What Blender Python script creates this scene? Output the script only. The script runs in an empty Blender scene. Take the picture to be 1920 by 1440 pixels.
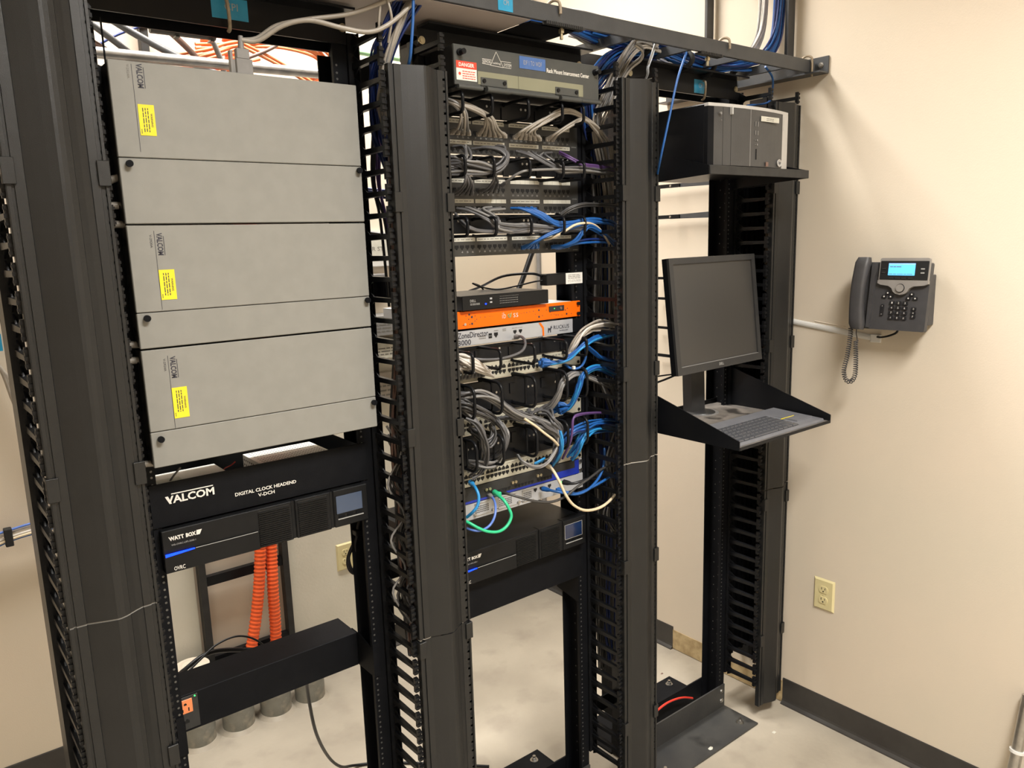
import bpy, math, random
from mathutils import Vector, Matrix
random.seed(7)
SC = bpy.context.scene
COL = SC.collection
# ------------------------------------------------------------------ camera, world, light, exposure
def setup_camera():
    yaw, pit, rol = 0.668955931, 0.181006989, -0.0306297165
    f = Vector((math.sin(yaw)*math.cos(pit), math.cos(yaw)*math.cos(pit), -math.sin(pit)))
    r = Vector((math.cos(yaw), -math.sin(yaw), 0)); u = r.cross(f)
    c, s = math.cos(rol), math.sin(rol)
    r2 = c*r + s*u; u2 = -s*r + c*u
    m = Matrix((r2, u2, -f)).transposed().to_4x4()
    m.translation = Vector((-0.353, -1.625, 1.75))
    cd = bpy.data.cameras.new('camera'); cd.sensor_width = 36; cd.lens = 1462.158*36/1920
    cd.clip_start = 0.02
    co = bpy.data.objects.new('camera', cd); COL.objects.link(co); co.matrix_world = m
    SC.camera = co
setup_camera()
w = bpy.data.worlds.new('world'); SC.world = w; w.use_nodes = True
w.node_tree.nodes['Background'].inputs[0].default_value = (1, .95, .88, 1)
w.node_tree.nodes['Background'].inputs[1].default_value = 0.05
SC.view_settings.view_transform = 'Standard'; SC.view_settings.look = 'None'
SC.view_settings.gamma = 1; SC.view_settings.use_curve_mapping = False
SC.view_settings.exposure = 0.28
CEIL = 3.5
WARM = (1.0, .965, .91)
LIGHTS = [(-1.9, -2.0, 1.15, .56, 18), (.65, -2.0, 1.15, .56, 108), (.75, .66, 1.6, .5, 68)]
for (lx, ly, sx, sy, pw) in LIGHTS:
    ld = bpy.data.lights.new('troffer_light', 'AREA'); ld.shape = 'RECTANGLE'; ld.size = sx; ld.size_y = sy
    ld.energy = pw; ld.color = WARM; ld.spread = math.radians(135)   # spread limit added to dim the upper walls
    lo = bpy.data.objects.new('troffer_light', ld); COL.objects.link(lo); lo.location = (lx, ly, CEIL-.045)

# ------------------------------------------------------------------ materials
def mat(name, col, rough=.5, metal=0, noise=None, bump=0, bscale=200, emit=None, spec=.5, dirt=None, coat=0):
    m = bpy.data.materials.new(name); m.use_nodes = True
    nt = m.node_tree; b = nt.nodes['Principled BSDF']
    b.inputs['Base Color'].default_value = (*col, 1); b.inputs['Roughness'].default_value = rough
    b.inputs['Metallic'].default_value = metal; b.inputs['Specular IOR Level'].default_value = spec
    if coat: b.inputs['Coat Weight'].default_value = coat
    tc = nt.nodes.new('ShaderNodeTexCoord')
    if noise:
        col2, sc = noise[0], noise[1]
        n = nt.nodes.new('ShaderNodeTexNoise'); n.inputs['Scale'].default_value = sc
        n.inputs['Detail'].default_value = noise[2] if len(noise) > 2 else 4
        nt.links.new(tc.outputs['Object'], n.inputs['Vector'])
        r = nt.nodes.new('ShaderNodeValToRGB')
        r.color_ramp.elements[0].position = .38; r.color_ramp.elements[1].position = .64
        r.color_ramp.elements[0].color = (*col, 1); r.color_ramp.elements[1].color = (*col2, 1)
        nt.links.new(n.outputs[0], r.inputs[0])
        out = r.outputs[0]
        if dirt:
            n2 = nt.nodes.new('ShaderNodeTexNoise'); n2.inputs['Scale'].default_value = dirt[1]
            n2.inputs['Detail'].default_value = 8
            nt.links.new(tc.outputs['Object'], n2.inputs['Vector'])
            r2 = nt.nodes.new('ShaderNodeValToRGB')
            r2.color_ramp.elements[0].position = dirt[2]; r2.color_ramp.elements[1].position = dirt[3]
            r2.color_ramp.elements[0].color = (0, 0, 0, 1); r2.color_ramp.elements[1].color = (1, 1, 1, 1)
            nt.links.new(n2.outputs[0], r2.inputs[0])
            mx = nt.nodes.new('ShaderNodeMix'); mx.data_type = 'RGBA'
            nt.links.new(r2.outputs[0], mx.inputs[0]); nt.links.new(out, mx.inputs[6])
            mx.inputs[7].default_value = (*dirt[0], 1); out = mx.outputs[2]
        nt.links.new(out, b.inputs['Base Color'])
    if bump:
        n = nt.nodes.new('ShaderNodeTexNoise'); n.inputs['Scale'].default_value = bscale; n.inputs['Detail'].default_value = 3
        nt.links.new(tc.outputs['Object'], n.inputs['Vector'])
        bp = nt.nodes.new('ShaderNodeBump'); bp.inputs['Strength'].default_value = bump; bp.inputs['Distance'].default_value = .002
        nt.links.new(n.outputs[0], bp.inputs['Height']); nt.links.new(bp.outputs[0], b.inputs['Normal'])
    if emit:
        b.inputs['Emission Color'].default_value = (*emit[0], 1); b.inputs['Emission Strength'].default_value = emit[1]
    return m
M = {}
M['wall'] = mat('wall_paint', (.67, .60, .49), .55, noise=((.705, .615, .50), 1.6), bump=.12, bscale=260, spec=.35)
M['ceiling'] = mat('ceiling_paint', (.78, .74, .66), .8, noise=((.74, .70, .62), 9), bump=.5, bscale=90)
M['floor'] = mat('concrete_floor', (.35, .31, .25), .42, noise=((.41, .365, .295), 3.2, 8), dirt=((.27, .235, .19), 7, .54, .85), bump=.35, bscale=60)
M['base'] = mat('vinyl_base', (.034, .031, .029), .45, noise=((.044, .041, .037), 14), bump=.2, bscale=300)
M['wood'] = mat('bare_plywood', (.52, .40, .22), .7, noise=((.36, .26, .13), 30), bump=.4, bscale=120)
M['board'] = mat('painted_backboard', (.66, .63, .54), .35, noise=((.70, .67, .58), 5), bump=.2, bscale=120)
M['black'] = mat('black_powder_coat', (.0055, .006, .0075), .5, noise=((.0070, .0075, .0092), 30), bump=.25, bscale=900, spec=.10)
M['blackgloss'] = mat('black_satin_steel', (.007, .0075, .0090), .32, noise=((.009, .0095, .011), 12), spec=.2)
M['cover'] = mat('black_textured_plastic', (.0100, .0105, .0108), .34, noise=((.0118, .0123, .0126), 18), bump=.25, bscale=1300, spec=.5)
M['finger'] = mat('black_plastic_finger', (.006, .0063, .0075), .34, noise=((.0085, .009, .010), 40), bump=.1, spec=.28)
M['tray'] = mat('grey_black_tray_paint', (.048, .051, .056), .42, noise=((.056, .059, .064), 25), bump=.15, bscale=500)
M['pan'] = mat('brown_grey_sheet', (.42, .37, .34), .55, noise=((.46, .40, .37), 2))
M['steel'] = mat('bare_steel', (.55, .54, .52), .3, 1, noise=((.45, .44, .42), 40), bump=.1)
M['zinc'] = mat('zinc_conduit', (.55, .55, .55), .35, .85, noise=((.42, .42, .42), 22), bump=.1)
M['glint'] = mat('dull_thread_steel', (.16, .16, .15), .4, .6, noise=((.08, .08, .08), 300))  # grey paints the small glints at the tapped rack holes
M['brass'] = mat('zinc_yellow_hardware', (.55, .48, .32), .35, .8, noise=((.42, .37, .25), 60))
M['hook'] = mat('dull_tan_hook', (.42, .34, .25), .5, .2, noise=((.30, .25, .18), 90))
M['grey'] = mat('grey_enamel', (.235, .232, .212), .5, noise=((.25, .246, .225), 30), bump=.15, bscale=1500)
M['greydark'] = mat('dark_grey_sheet', (.026, .026, .026), .5, noise=((.035, .035, .034), 30), spec=.3)
M['ink'] = mat('black_print', (.03, .03, .045), .5)
M['inkfaint'] = mat('faint_print', (.16, .155, .14), .5)
M['white'] = mat('white_print', (.74, .72, .67), .5)
M['palegrey'] = mat('pale_grey_print', (.35, .35, .34), .5)
M['label'] = mat('paper_label', (.60, .59, .52), .55, noise=((.55, .54, .47), 60))
M['yellow'] = mat('yellow_sticker', (.86, .72, .03), .4, noise=((.80, .66, .03), 40))
M['red'] = mat('red_print', (.78, .06, .03), .45)
M['cpiblue'] = mat('blue_sticker', (.02, .27, .48), .35, noise=((.03, .30, .52), 40))
M['lblblue'] = mat('blue_label', (.05, .13, .36), .4, noise=((.07, .15, .38), 60))
M['olive'] = mat('olive_window', (.21, .21, .14), .3, noise=((.23, .23, .155), 10), coat=.4)
M['siemon'] = mat('dark_grey_enclosure', (.058, .062, .060), .42, noise=((.066, .070, .067), 20), bump=.2, bscale=900)
M['orange'] = mat('orange_paint', (.93, .15, .003), .45, noise=((.90, .14, .003), 14), spec=.2)
M['silver'] = mat('silver_grey_panel', (.40, .41, .43), .38, .15, noise=((.43, .44, .46), 20))
M['beige'] = mat('beige_switch_face', (.42, .40, .32), .42, noise=((.45, .43, .345), 30))
M['dark'] = mat('dark_grey_plastic', (.0065, .0070, .0078), .36, noise=((.0085, .009, .010), 22), bump=.15, bscale=1100, spec=.22)
M['vent'] = mat('vent_black', (.006, .006, .006), .6)
M['hole'] = mat('cavity_black', (.002, .002, .002), .8)
M['navy'] = mat('navy_panel', (.012, .03, .32), .35, noise=((.015, .035, .36), 20))
M['panelgrey'] = mat('patch_panel_grey', (.030, .030, .029), .42, noise=((.038, .038, .036), 30))
M['ivory'] = mat('ivory_plastic', (.68, .60, .33), .35, noise=((.70, .62, .35), 30))
M['innerduct'] = mat('orange_innerduct', (.92, .13, .03), .42, noise=((.88, .12, .025), 30))
M['fiber'] = mat('orange_fibre_jacket', (.80, .25, .09), .42, noise=((.76, .22, .08), 30))
M['pvc'] = mat('grey_conduit_stub', (.27, .27, .24), .6, noise=((.19, .19, .17), 12), dirt=((.42, .38, .31), 18, .5, .7), bump=.5, bscale=80)
M['cap'] = mat('pale_plastic_cap', (.72, .64, .52), .5, noise=((.66, .58, .47), 20))
M['rubber'] = mat('black_cable_jacket', (.007, .007, .008), .4, spec=.25)
M['phone'] = mat('charcoal_phone_plastic', (.050, .049, .052), .45, noise=((.058, .057, .060), 30), bump=.2, bscale=900)
M['phonesilver'] = mat('silver_phone_trim', (.33, .31, .29), .35, .3, noise=((.36, .34, .32), 30))
M['phonekey'] = mat('phone_key_black', (.018, .018, .020), .35)
M['screenblue'] = mat('lit_blue_display', (.1, .4, .8), .3, emit=((.10, .47, 1.0), .95))
M['screenblue2'] = mat('lit_display_band', (.2, .4, .8), .3, emit=((.22, .42, .95), .9))
M['ledblue'] = mat('blue_led', (.0, .02, .8), .3, emit=((.0, .03, 1.0), 4))
M['ledgreen'] = mat('green_led', (.0, .5, .1), .3, emit=((.05, 1.0, .12), 3))
M['lcd'] = mat('lcd_blue_grey', (.05, .075, .13), .18, coat=.6)
M['lcd2'] = mat('lcd_deep_blue', (.008, .022, .075), .18, coat=.6)
M['monscreen'] = mat('unlit_monitor_glass', (.040, .038, .036), .42, spec=.75)
M['monbezel'] = mat('monitor_black_plastic', (.030, .030, .031), .42, noise=((.034, .034, .034), 30), bump=.1)
M['monsheen'] = mat('monitor_edge_strip', (.20, .20, .20), .3)
M['pcgrey'] = mat('pc_dark_grey_face', (.047, .047, .048), .4, noise=((.054, .054, .055), 20), bump=.1)
M['pclight'] = mat('pc_light_grey_face', (.46, .45, .43), .4, noise=((.49, .48, .46), 20))
M['keys'] = mat('keyboard_grey', (.16, .165, .185), .35, noise=((.18, .185, .205), 30))
M['keycap'] = mat('keycap_grey', (.085, .088, .098), .22)
M['dust'] = mat('dusty_dark_board', (.10, .092, .085), .6, noise=((.19, .17, .15), 9, 8), dirt=((.03, .026, .024), 10, .56, .66))
M['dustblack'] = mat('dusty_black_plate', (.030, .030, .031), .5, noise=((.050, .049, .046), 6, 8), dirt=((.012, .012, .012), 5, .6, .7), bump=.2)
M['lamp'] = mat('lit_diffuser', (.9, .9, .85), .5, emit=((1.0, .92, .78), 1.4))
M['outletorange'] = mat('orange_receptacle', (.88, .27, .10), .4)
M['whiteplastic'] = mat('white_plastic', (.72, .71, .68), .4, noise=((.68, .67, .64), 20))
M['velcro'] = mat('black_strap', (.012, .012, .012), .8)
CABLECOL = dict(beige=(.33, .30, .26), gray=(.095, .094, .098), lgray=(.21, .205, .20), white=(.62, .58, .53), blue=(.014, .098, .34),
    lblue=(.025, .24, .55), navy=(.008, .024, .13), purple=(.10, .05, .17), tan=(.66, .55, .38), black=(.016, .016, .017),
    green=(.03, .50, .24), periw=(.10, .19, .55), dgray=(.040, .039, .038), paleblue=(.55, .62, .72), red=(.62, .04, .025), sage=(.28, .50, .26), brown=(.17, .10, .08))
for k, c in CABLECOL.items():
    M['c_'+k] = mat('cable_jacket_'+k, c, .38, noise=(tuple(v*1.12 for v in c), 60))

# ------------------------------------------------------------------ mesh helpers (world coordinates)
class MB:
    def __init__(s): s.v = []; s.f = []; s.smooth = []
    def add(s, vs, fs, sm=False):
        n = len(s.v); s.v += [tuple(p) for p in vs]; s.f += [tuple(i+n for i in f) for f in fs]; s.smooth += [sm]*len(fs); return s
    def box(s, x0, x1, y0, y1, z0, z1, c=0):
        if x0 > x1: x0, x1 = x1, x0
        if y0 > y1: y0, y1 = y1, y0
        if z0 > z1: z0, z1 = z1, z0
        if c <= 0:
            return s.add([(x0,y0,z0),(x1,y0,z0),(x1,y1,z0),(x0,y1,z0),(x0,y0,z1),(x1,y0,z1),(x1,y1,z1),(x0,y1,z1)],
                [(3,2,1,0),(4,5,6,7),(0,1,5,4),(1,2,6,5),(2,3,7,6),(3,0,4,7)])
        # chamfered box
        vs = []; idx = {}
        for ix, X in ((0,x0),(1,x1)):
            for iy, Y in ((0,y0),(1,y1)):
                for iz, Z in ((0,z0),(1,z1)):
                    sx, sy, sz = (c if ix == 0 else -c), (c if iy == 0 else -c), (c if iz == 0 else -c)
                    for a, p in enumerate(((X, Y+sy, Z+sz), (X+sx, Y, Z+sz), (X+sx, Y+sy, Z))):
                        idx[ix,iy,iz,a] = len(vs); vs.append(p)
        F = []
        for ax in range(3):
            for side in (0,1):
                o = [(0,0),(1,0),(1,1),(0,1)]
                q = []
                for (p, r) in o:
                    k = [0,0,0]; k[ax] = side; oth = [i for i in range(3) if i != ax]; k[oth[0]] = p; k[oth[1]] = r
                    q.append(idx[k[0],k[1],k[2],ax])
                F.append(q)
        for ax in range(3):
            oth = [i for i in range(3) if i != ax]
            for p in (0,1):
                for r in (0,1):
                    a = [0,0,0]; a[oth[0]] = p; a[oth[1]] = r; b = a[:]; b[ax] = 1
                    F.append([idx[a[0],a[1],a[2],oth[0]], idx[b[0],b[1],b[2],oth[0]], idx[b[0],b[1],b[2],oth[1]], idx[a[0],a[1],a[2],oth[1]]])
        for ix in (0,1):
            for iy in (0,1):
                for iz in (0,1): F.append([idx[ix,iy,iz,0], idx[ix,iy,iz,1], idx[ix,iy,iz,2]])
        cx, cy, cz = (x0+x1)/2, (y0+y1)/2, (z0+z1)/2; C0 = Vector((cx,cy,cz))
        out = []
        for q in F:
            P = [Vector(vs[i]) for i in q]; n = (P[1]-P[0]).cross(P[2]-P[0])
            ctr = sum(P, Vector())/len(P)
            out.append(tuple(q) if n.dot(ctr-C0) > 0 else tuple(reversed(q)))
        return s.add(vs, out)
    def obox(s, o, r, u, n, a0, a1, b0, b1, c0, c1):   # box in a local frame (right, up, normal)
        m = MB().box(a0, a1, b0, b1, c0, c1)
        o, r, u, n = Vector(o), Vector(r), Vector(u), Vector(n)
        flip = r.cross(u).dot(n) < 0
        return s.add([o + r*p[0] + u*p[1] + n*p[2] for p in m.v], [tuple(reversed(f)) if flip else f for f in m.f])
    def cyl(s, p0, p1, r, n=12, r1=None, caps=True, sm=True):
        p0, p1 = Vector(p0), Vector(p1); d = (p1-p0).normalized()
        a = d.orthogonal().normalized(); b = d.cross(a); r1 = r if r1 is None else r1
        vs = [p0+(a*math.cos(t)+b*math.sin(t))*r for t in [2*math.pi*i/n for i in range(n)]]
        vs += [p1+(a*math.cos(t)+b*math.sin(t))*r1 for t in [2*math.pi*i/n for i in range(n)]]
        s.add(vs, [(i,(i+1)%n,n+(i+1)%n,n+i) for i in range(n)], sm)
        if caps: s.add(vs, [tuple(reversed(range(n))), tuple(range(n,2*n))])
        return s
    def tube(s, pts, r, n=6, closed=False, caps=True, rs=None):
        P = [Vector(p) for p in pts]; N = len(P); vs = []
        T = []
        for i in range(N):
            a = P[(i-1)%N] if (closed or i > 0) else P[i]; b = P[(i+1)%N] if (closed or i < N-1) else P[i]
            t = b-a; T.append(t.normalized() if t.length > 1e-9 else Vector((0,0,1)))
        a = T[0].orthogonal().normalized()
        for i in range(N):
            a = a - T[i]*a.dot(T[i])
            a = a.normalized() if a.length > 1e-6 else T[i].orthogonal().normalized()
            b = T[i].cross(a); rr = rs[i] if rs else r
            for k in range(n):
                t = 2*math.pi*k/n; vs.append(P[i]+(a*math.cos(t)+b*math.sin(t))*rr)
        L = N if closed else N-1
        fs = [(i*n+k, i*n+(k+1)%n, ((i+1)%N)*n+(k+1)%n, ((i+1)%N)*n+k) for i in range(L) for k in range(n)]
        s.add(vs, fs, True)
        if caps and not closed: s.add([vs[k] for k in range(n)], [tuple(reversed(range(n)))]); s.add(vs[-n:], [tuple(range(n))])
        return s
    def prism(s, poly, o, r, u, n, d, sm=False):   # polygon (2D) extruded along n by d
        o, r, u, n = Vector(o), Vector(r), Vector(u), Vector(n); k = len(poly)
        A = [o+r*p[0]+u*p[1] for p in poly]; B = [p+n*d for p in A]
        area = sum(poly[i][0]*poly[(i+1)%k][1]-poly[(i+1)%k][0]*poly[i][1] for i in range(k))
        flip = (area < 0) != (r.cross(u).dot(n) < 0)
        sd = [(i,(i+1)%k,k+(i+1)%k,k+i) for i in range(k)]; c0 = tuple(reversed(range(k))); c1 = tuple(range(k,2*k))
        if flip: sd = [tuple(reversed(q)) for q in sd]; c0, c1 = tuple(reversed(c0)), tuple(reversed(c1))
        s.add(A+B, sd, sm); s.add(A+B, [c0, c1]); return s
    def strip(s, prof, z0, z1, t):   # open profile (x,y) extruded in z with thickness t toward +y
        k = len(prof); vs = []
        off = []
        for i in range(k):
            a = Vector(prof[max(i-1,0)]); b = Vector(prof[min(i+1,k-1)]); d = (b-a).normalized()
            off.append((prof[i][0]-d.y*t, prof[i][1]+d.x*t))
        for z in (z0, z1):
            vs += [(p[0],p[1],z) for p in prof]; vs += [(p[0],p[1],z) for p in off]
        K = 2*k; fs = []
        for i in range(k-1):
            fs.append((i,i+1,K+i+1,K+i)); fs.append((k+i+1,k+i,K+k+i,K+k+i+1))
            fs.append((i+1,i,k+i,k+i+1)); fs.append((K+i,K+i+1,K+k+i+1,K+k+i))
        fs.append((0,K,K+k,k)); fs.append((k-1,2*k-1,K+2*k-1,K+k-1))
        return s.add(vs, fs)
def origin(o):
    v = Vector((0,0,0))
    while o is not None: v = v + o.location; o = o.parent
    return v
def obj(name, mb, m, parent=None, loc=None, label=None, kind=None):
    me = bpy.data.meshes.new(name)
    if parent is not None: base = origin(parent)
    else: base = Vector(loc) if loc is not None else Vector((0,0,0))
    me.from_pydata([(p[0]-base.x, p[1]-base.y, p[2]-base.z) for p in mb.v], [], mb.f)
    if any(mb.smooth): me.polygons.foreach_set('use_smooth', mb.smooth)
    me.materials.append(M[m] if isinstance(m, str) else m)
    o = bpy.data.objects.new(name, me); COL.objects.link(o)
    if parent is not None: o.parent = parent
    else: o.location = base
    if label: o['label'] = label
    if kind: o['kind'] = kind
    return o
def thing(name, label, cat, loc, group=None):
    o = bpy.data.objects.new(name, None); COL.objects.link(o); o.location = loc; o.empty_display_size = .05
    return tag(o, label, cat, group)
def tag(o, label, cat, group=None):
    o['label'] = label; o['category'] = cat
    if group: o['group'] = group
    return o
def struct(name, mb, m, parent=None):
    o = obj(name, mb, m, parent)
    if parent is None: o['kind'] = 'structure'
    return o
def share(src, name, parent, offset):   # another child with the same mesh
    o = src.copy(); o.name = name; COL.objects.link(o); o.parent = parent; o.location = offset; return o
X_, Y_, Z_ = Vector((1,0,0)), Vector((0,1,0)), Vector((0,0,1))
_tc = {}
def text_mesh(body, bold):
    key = (body, bold)
    if key in _tc: return _tc[key]
    cu = bpy.data.curves.new('t', 'FONT'); cu.body = body; cu.size = 1; cu.resolution_u = 2; cu.offset = bold; cu.align_x = 'CENTER'
    o = bpy.data.objects.new('t', cu); COL.objects.link(o)
    dg = bpy.context.evaluated_depsgraph_get(); me = bpy.data.meshes.new_from_object(o.evaluated_get(dg))
    vs = [tuple(v.co) for v in me.vertices]; fs = [tuple(p.vertices) for p in me.polygons]
    bpy.data.objects.remove(o); bpy.data.curves.remove(cu); bpy.data.meshes.remove(me)
    x0, x1 = min(v[0] for v in vs), max(v[0] for v in vs); y0, y1 = min(v[1] for v in vs), max(v[1] for v in vs)
    vs = [((v[0]-x0)/(x1-x0), (v[1]-y0)/(y1-y0)) for v in vs]
    _tc[key] = (vs, fs); return _tc[key]
def text_into(mb, body, p, wd, ht, r=X_, u=Z_, bold=.0, shear=0):   # p = lower left corner, wd x ht in metres
    vs, fs = text_mesh(body, bold); p, r, u = Vector(p), Vector(r), Vector(u)
    return mb.add([p + r*(v[0]*wd+shear*v[1]*ht) + u*(v[1]*ht) for v in vs], fs)
def text(body, p, wd, ht, m, parent, r=X_, u=Z_, bold=.0, name='lettering', shear=0):
    return obj(name, text_into(MB(), body, p, wd, ht, r, u, bold, shear), m, parent)
def smooth_path(pts, sub=5):
    P = [Vector(p) for p in pts]
    if len(P) < 3: return P
    P = [P[0]*2-P[1]] + P + [P[-1]*2-P[-2]]; out = []
    for i in range(1, len(P)-2):
        p0, p1, p2, p3 = P[i-1:i+3]
        for k in range(sub):
            t = k/sub
            out.append(.5*((2*p1)+(p2-p0)*t+(2*p0-5*p1+4*p2-p3)*t*t+(3*p1-p0-3*p2+p3)*t**3))
    out.append(P[-2]); return out
def fine_print(mb, p, wd, ht, rows, r=X_, u=Z_, words=5):   # unreadably small print as short dashes
    p, r, u = Vector(p), Vector(r), Vector(u); rnd = random.Random(int(p.x*9999)+rows)
    for j in range(rows):
        a = 0.0; y = ht*(1-(j+.75)/rows); h = ht/rows*.38
        while a < wd*.96:
            l = min(wd*(.4+rnd.random()*.8)/words, wd-a)
            q = p+r*a+u*y; mb.add([q, q+r*l, q+r*l+u*h, q+u*h], [(0,1,2,3)]); a += l+wd*.035
    return mb

# ------------------------------------------------------------------ room
XW, YB, XL, YF = 2.09, 1.235, -3.6, -3.9
struct('floor', MB().box(XL-.1, XW+.1, YF-.1, YB+.1, -.1, 0), 'floor')
struct('ceiling', MB().box(XL-.1, XW+.1, YF-.1, YB+.1, CEIL, CEIL+.1), 'ceiling')
struct('wall_right', MB().box(XW, XW+.1, YF-.1, YB+.1, 0, CEIL), 'wall')
struct('wall_back', MB().box(XL-.1, XW, YB, YB+.1, 0, CEIL), 'wall')
struct('wall_left', MB().box(XL-.1, XL, YF-.1, YB, 0, CEIL), 'wall')
struct('wall_front', MB().box(XL, XW, YF-.1, YF, 0, CEIL), 'wall')
def baseboard(name, a, b, nrm):
    a, b, nrm = Vector(a), Vector(b), Vector(nrm); d = b-a; L = d.length; d.normalize()
    prof = [(0,0),(.017,0),(.015,.004),(.006,.012),(.0035,.02),(.0035,.099),(.002,.102),(0,.102)]
    struct(name, MB().prism(prof, a, nrm, Z_, d, L), 'base')
baseboard('baseboard_right', (XW, YF, 0), (XW, -.13, 0), (-1,0,0))
baseboard('baseboard_right_corner', (XW, .40, 0), (XW, YB, 0), (-1,0,0))
baseboard('baseboard_back', (XL, YB, 0), (.12, YB, 0), (0,-1,0))
baseboard('baseboard_back_right', (.86, YB, 0), (XW, YB, 0), (0,-1,0))
struct('trim_1', MB().box(XW-.003, XW, -.13, .40, .004, .088), 'wood')
struct('trim_2', MB().box(.12, .385, YB-.014, YB, .02, 2.3), 'board')
struct('trim_3', MB().box(.745, 1.6, YB-.014, YB, .104, 1.35), 'board')
for i, (lx, ly, sx, sy, pw) in enumerate(LIGHTS):
    t = thing('ceiling_light', ['recessed fluorescent ceiling light nearest the left end of the room', 'recessed fluorescent ceiling light in front of the middle rack', 'recessed fluorescent ceiling light behind the racks'][i], 'ceiling light', (lx, ly, CEIL), 'recessed ceiling lights')
    hx, hy = sx/2+.02, sy/2+.02
    f = MB()
    f.box(lx-hx-.02, lx+hx+.02, ly-hy-.02, ly-hy, CEIL-.02, CEIL-.001).box(lx-hx-.02, lx+hx+.02, ly+hy, ly+hy+.02, CEIL-.02, CEIL-.001)
    f.box(lx-hx-.02, lx-hx, ly-hy, ly+hy, CEIL-.02, CEIL-.001).box(lx+hx, lx+hx+.02, ly-hy, ly+hy, CEIL-.02, CEIL-.001)
    obj('frame', f, 'whiteplastic', t); obj('diffuser', MB().box(lx-hx, lx+hx, ly-hy, ly+hy, CEIL-.012, CEIL-.004), 'lamp', t)

# ------------------------------------------------------------------ racks
def bolt(mb, p, n, r=.006, h=.005):
    p, n = Vector(p), Vector(n); mb.cyl(p, p+n*h, r, 6, sm=False); mb.cyl(p, p+n*.0015, r*1.5, 10, sm=False); return mb
ZT = 2.24
RL = ['black two-post equipment rack on the left holding three grey cabinets', 'black two-post equipment rack in the middle holding patch panels and switches',
      'black two-post equipment rack on the right holding the desktop computer and monitor']
def rack(X0, label, idx):
    t = thing('equipment_rack', label, 'rack', (X0+.241, 0, 0), 'two-post equipment racks')
    for s in (0, 1):
        xo = X0-.0167 if s == 0 else X0+.4993; d = 1 if s == 0 else -1
        u = MB(); xi = xo+d*.033
        u.box(xo, xo+d*.004, 0, .076, .006, 2.215); u.box(xo+d*.004, xi, 0, .0035, .02, 2.182 if (idx or s) else 2.085); u.box(xo+d*.004, xi, .0725, .076, .02, 2.17)
        u.box(xi-d*.002, xi, .0035, .010, .02, 2.17)
        uo = obj('upright', u, 'black', t)
        h = MB(); hx = X0+.0088 if s == 0 else X0+.4738
        z = .12; k = 0
        while z < (2.15 if (idx or s) else 2.07):
            h.cyl((hx, -.0006, z), (hx, .0015, z), .0026, 6, sm=False)
            if k % 3 != 1: h.cyl((xo+d*.0045, .03 if k % 2 else .05, z), (xo+d*.0052, .03 if k % 2 else .05, z), .0022, 6, sm=False)
            z += (.01588, .01588, .0127)[k % 3]; k += 1
        obj('threaded_holes', h, 'glint', uo, kind='stuff')  # discs for the tapped holes, their glint put into the colour
    for (y0, yv, yf) in ((-.005, 0, -.15), (.076, .081, .262)):
        b = MB(); b.box(X0-.0167, X0+.4993, y0, yv, .006, .096)
        b.box(X0-.0187, X0+.5013, min(yf, yv), max(yf, yv), .0005, .0065)
        bo = obj('base_angle', b, 'dustblack' if yf < 0 else 'black', t)
        for xx in (X0+.045, X0+.455):
            a = MB(); yy = -.106 if yf < 0 else .224
            a.cyl((xx, yy, .0065), (xx, yy, .009), .014, 14, sm=False); a.cyl((xx, yy, .009), (xx, yy, .0165), .009, 6, sm=False); a.cyl((xx, yy, .0165), (xx, yy, .024), .0055, 10)
            obj('anchor_bolt', a, 'steel', bo)
        sd = -1 if yf < 0 else 1
        for xx in (X0+.002, X0+.480):
            for zz in (.036, .074):
                obj('bolt', bolt(MB(), (xx, y0 if yf < 0 else yv, zz), (0, sd, 0)), 'steel', t)
    for (y0, y1, yf) in ((-.005, 0, -.052), (.076, .081, .128)):
        b = MB(); b.box(X0-.0167, X0+.4993, y0, y1, 2.180, ZT)
        b.box(X0-.0167, X0+.4993, min(yf, y0), max(yf, y1), ZT-.0005, ZT+.0045)
        obj('top_angle', b, 'blackgloss', t)
    for xx in (X0-.009, X0+.4906):
        b = MB(); b.cyl((xx, -.005, 2.213), (xx, -.0085, 2.213), .009, 16, sm=False); b.cyl((xx, -.0085, 2.213), (xx, -.010, 2.213), .006, 12, sm=False)
        obj('bolt', b, 'brass', t)
    return t
racks = [rack(.70*i, RL[i], i) for i in range(3)]
def sticker_cpi(parent, p, r=X_, u=Z_, n=(0,-1,0), wd=.072, ht=.040, cut=1):
    p, r, u, n = Vector(p), Vector(r), Vector(u), Vector(n)
    s = obj('maker_sticker', MB().obox(p, r, u, n, 0, wd, 0, ht, 0, .0006), 'cpiblue', parent)
    q = p+n*.0009
    text('CPI', q+r*wd*.36+u*ht*.42, wd*.36, ht*.34, 'palegrey', s, r, u, .0)
    return s
sticker_cpi(racks[0], (.213, -.0052, 2.196)); sticker_cpi(racks[2], (1.68, -.0052, 2.185), wd=.06)
def jhook(label, path, n=(0,0,1)):
    o = obj('cable_runway_j_bolt', MB().tube(smooth_path(path, 6), .0037, 8), 'hook', loc=path[0]); tag(o, label, 'bolt'); return o
jhook('yellow zinc J-bolt over the blue sticker on the left rack', [(.238, -.012, 2.232), (.238, -.022, 2.226), (.240, -.0225, 2.205), (.241, -.020, 2.178), (.241, -.010, 2.172)])
jhook('yellow zinc J-bolt over the blue sticker on the right rack', [(1.716, -.012, 2.222), (1.716, -.020, 2.216), (1.716, -.020, 2.190), (1.715, -.017, 2.170), (1.715, -.008, 2.165)])

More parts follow.
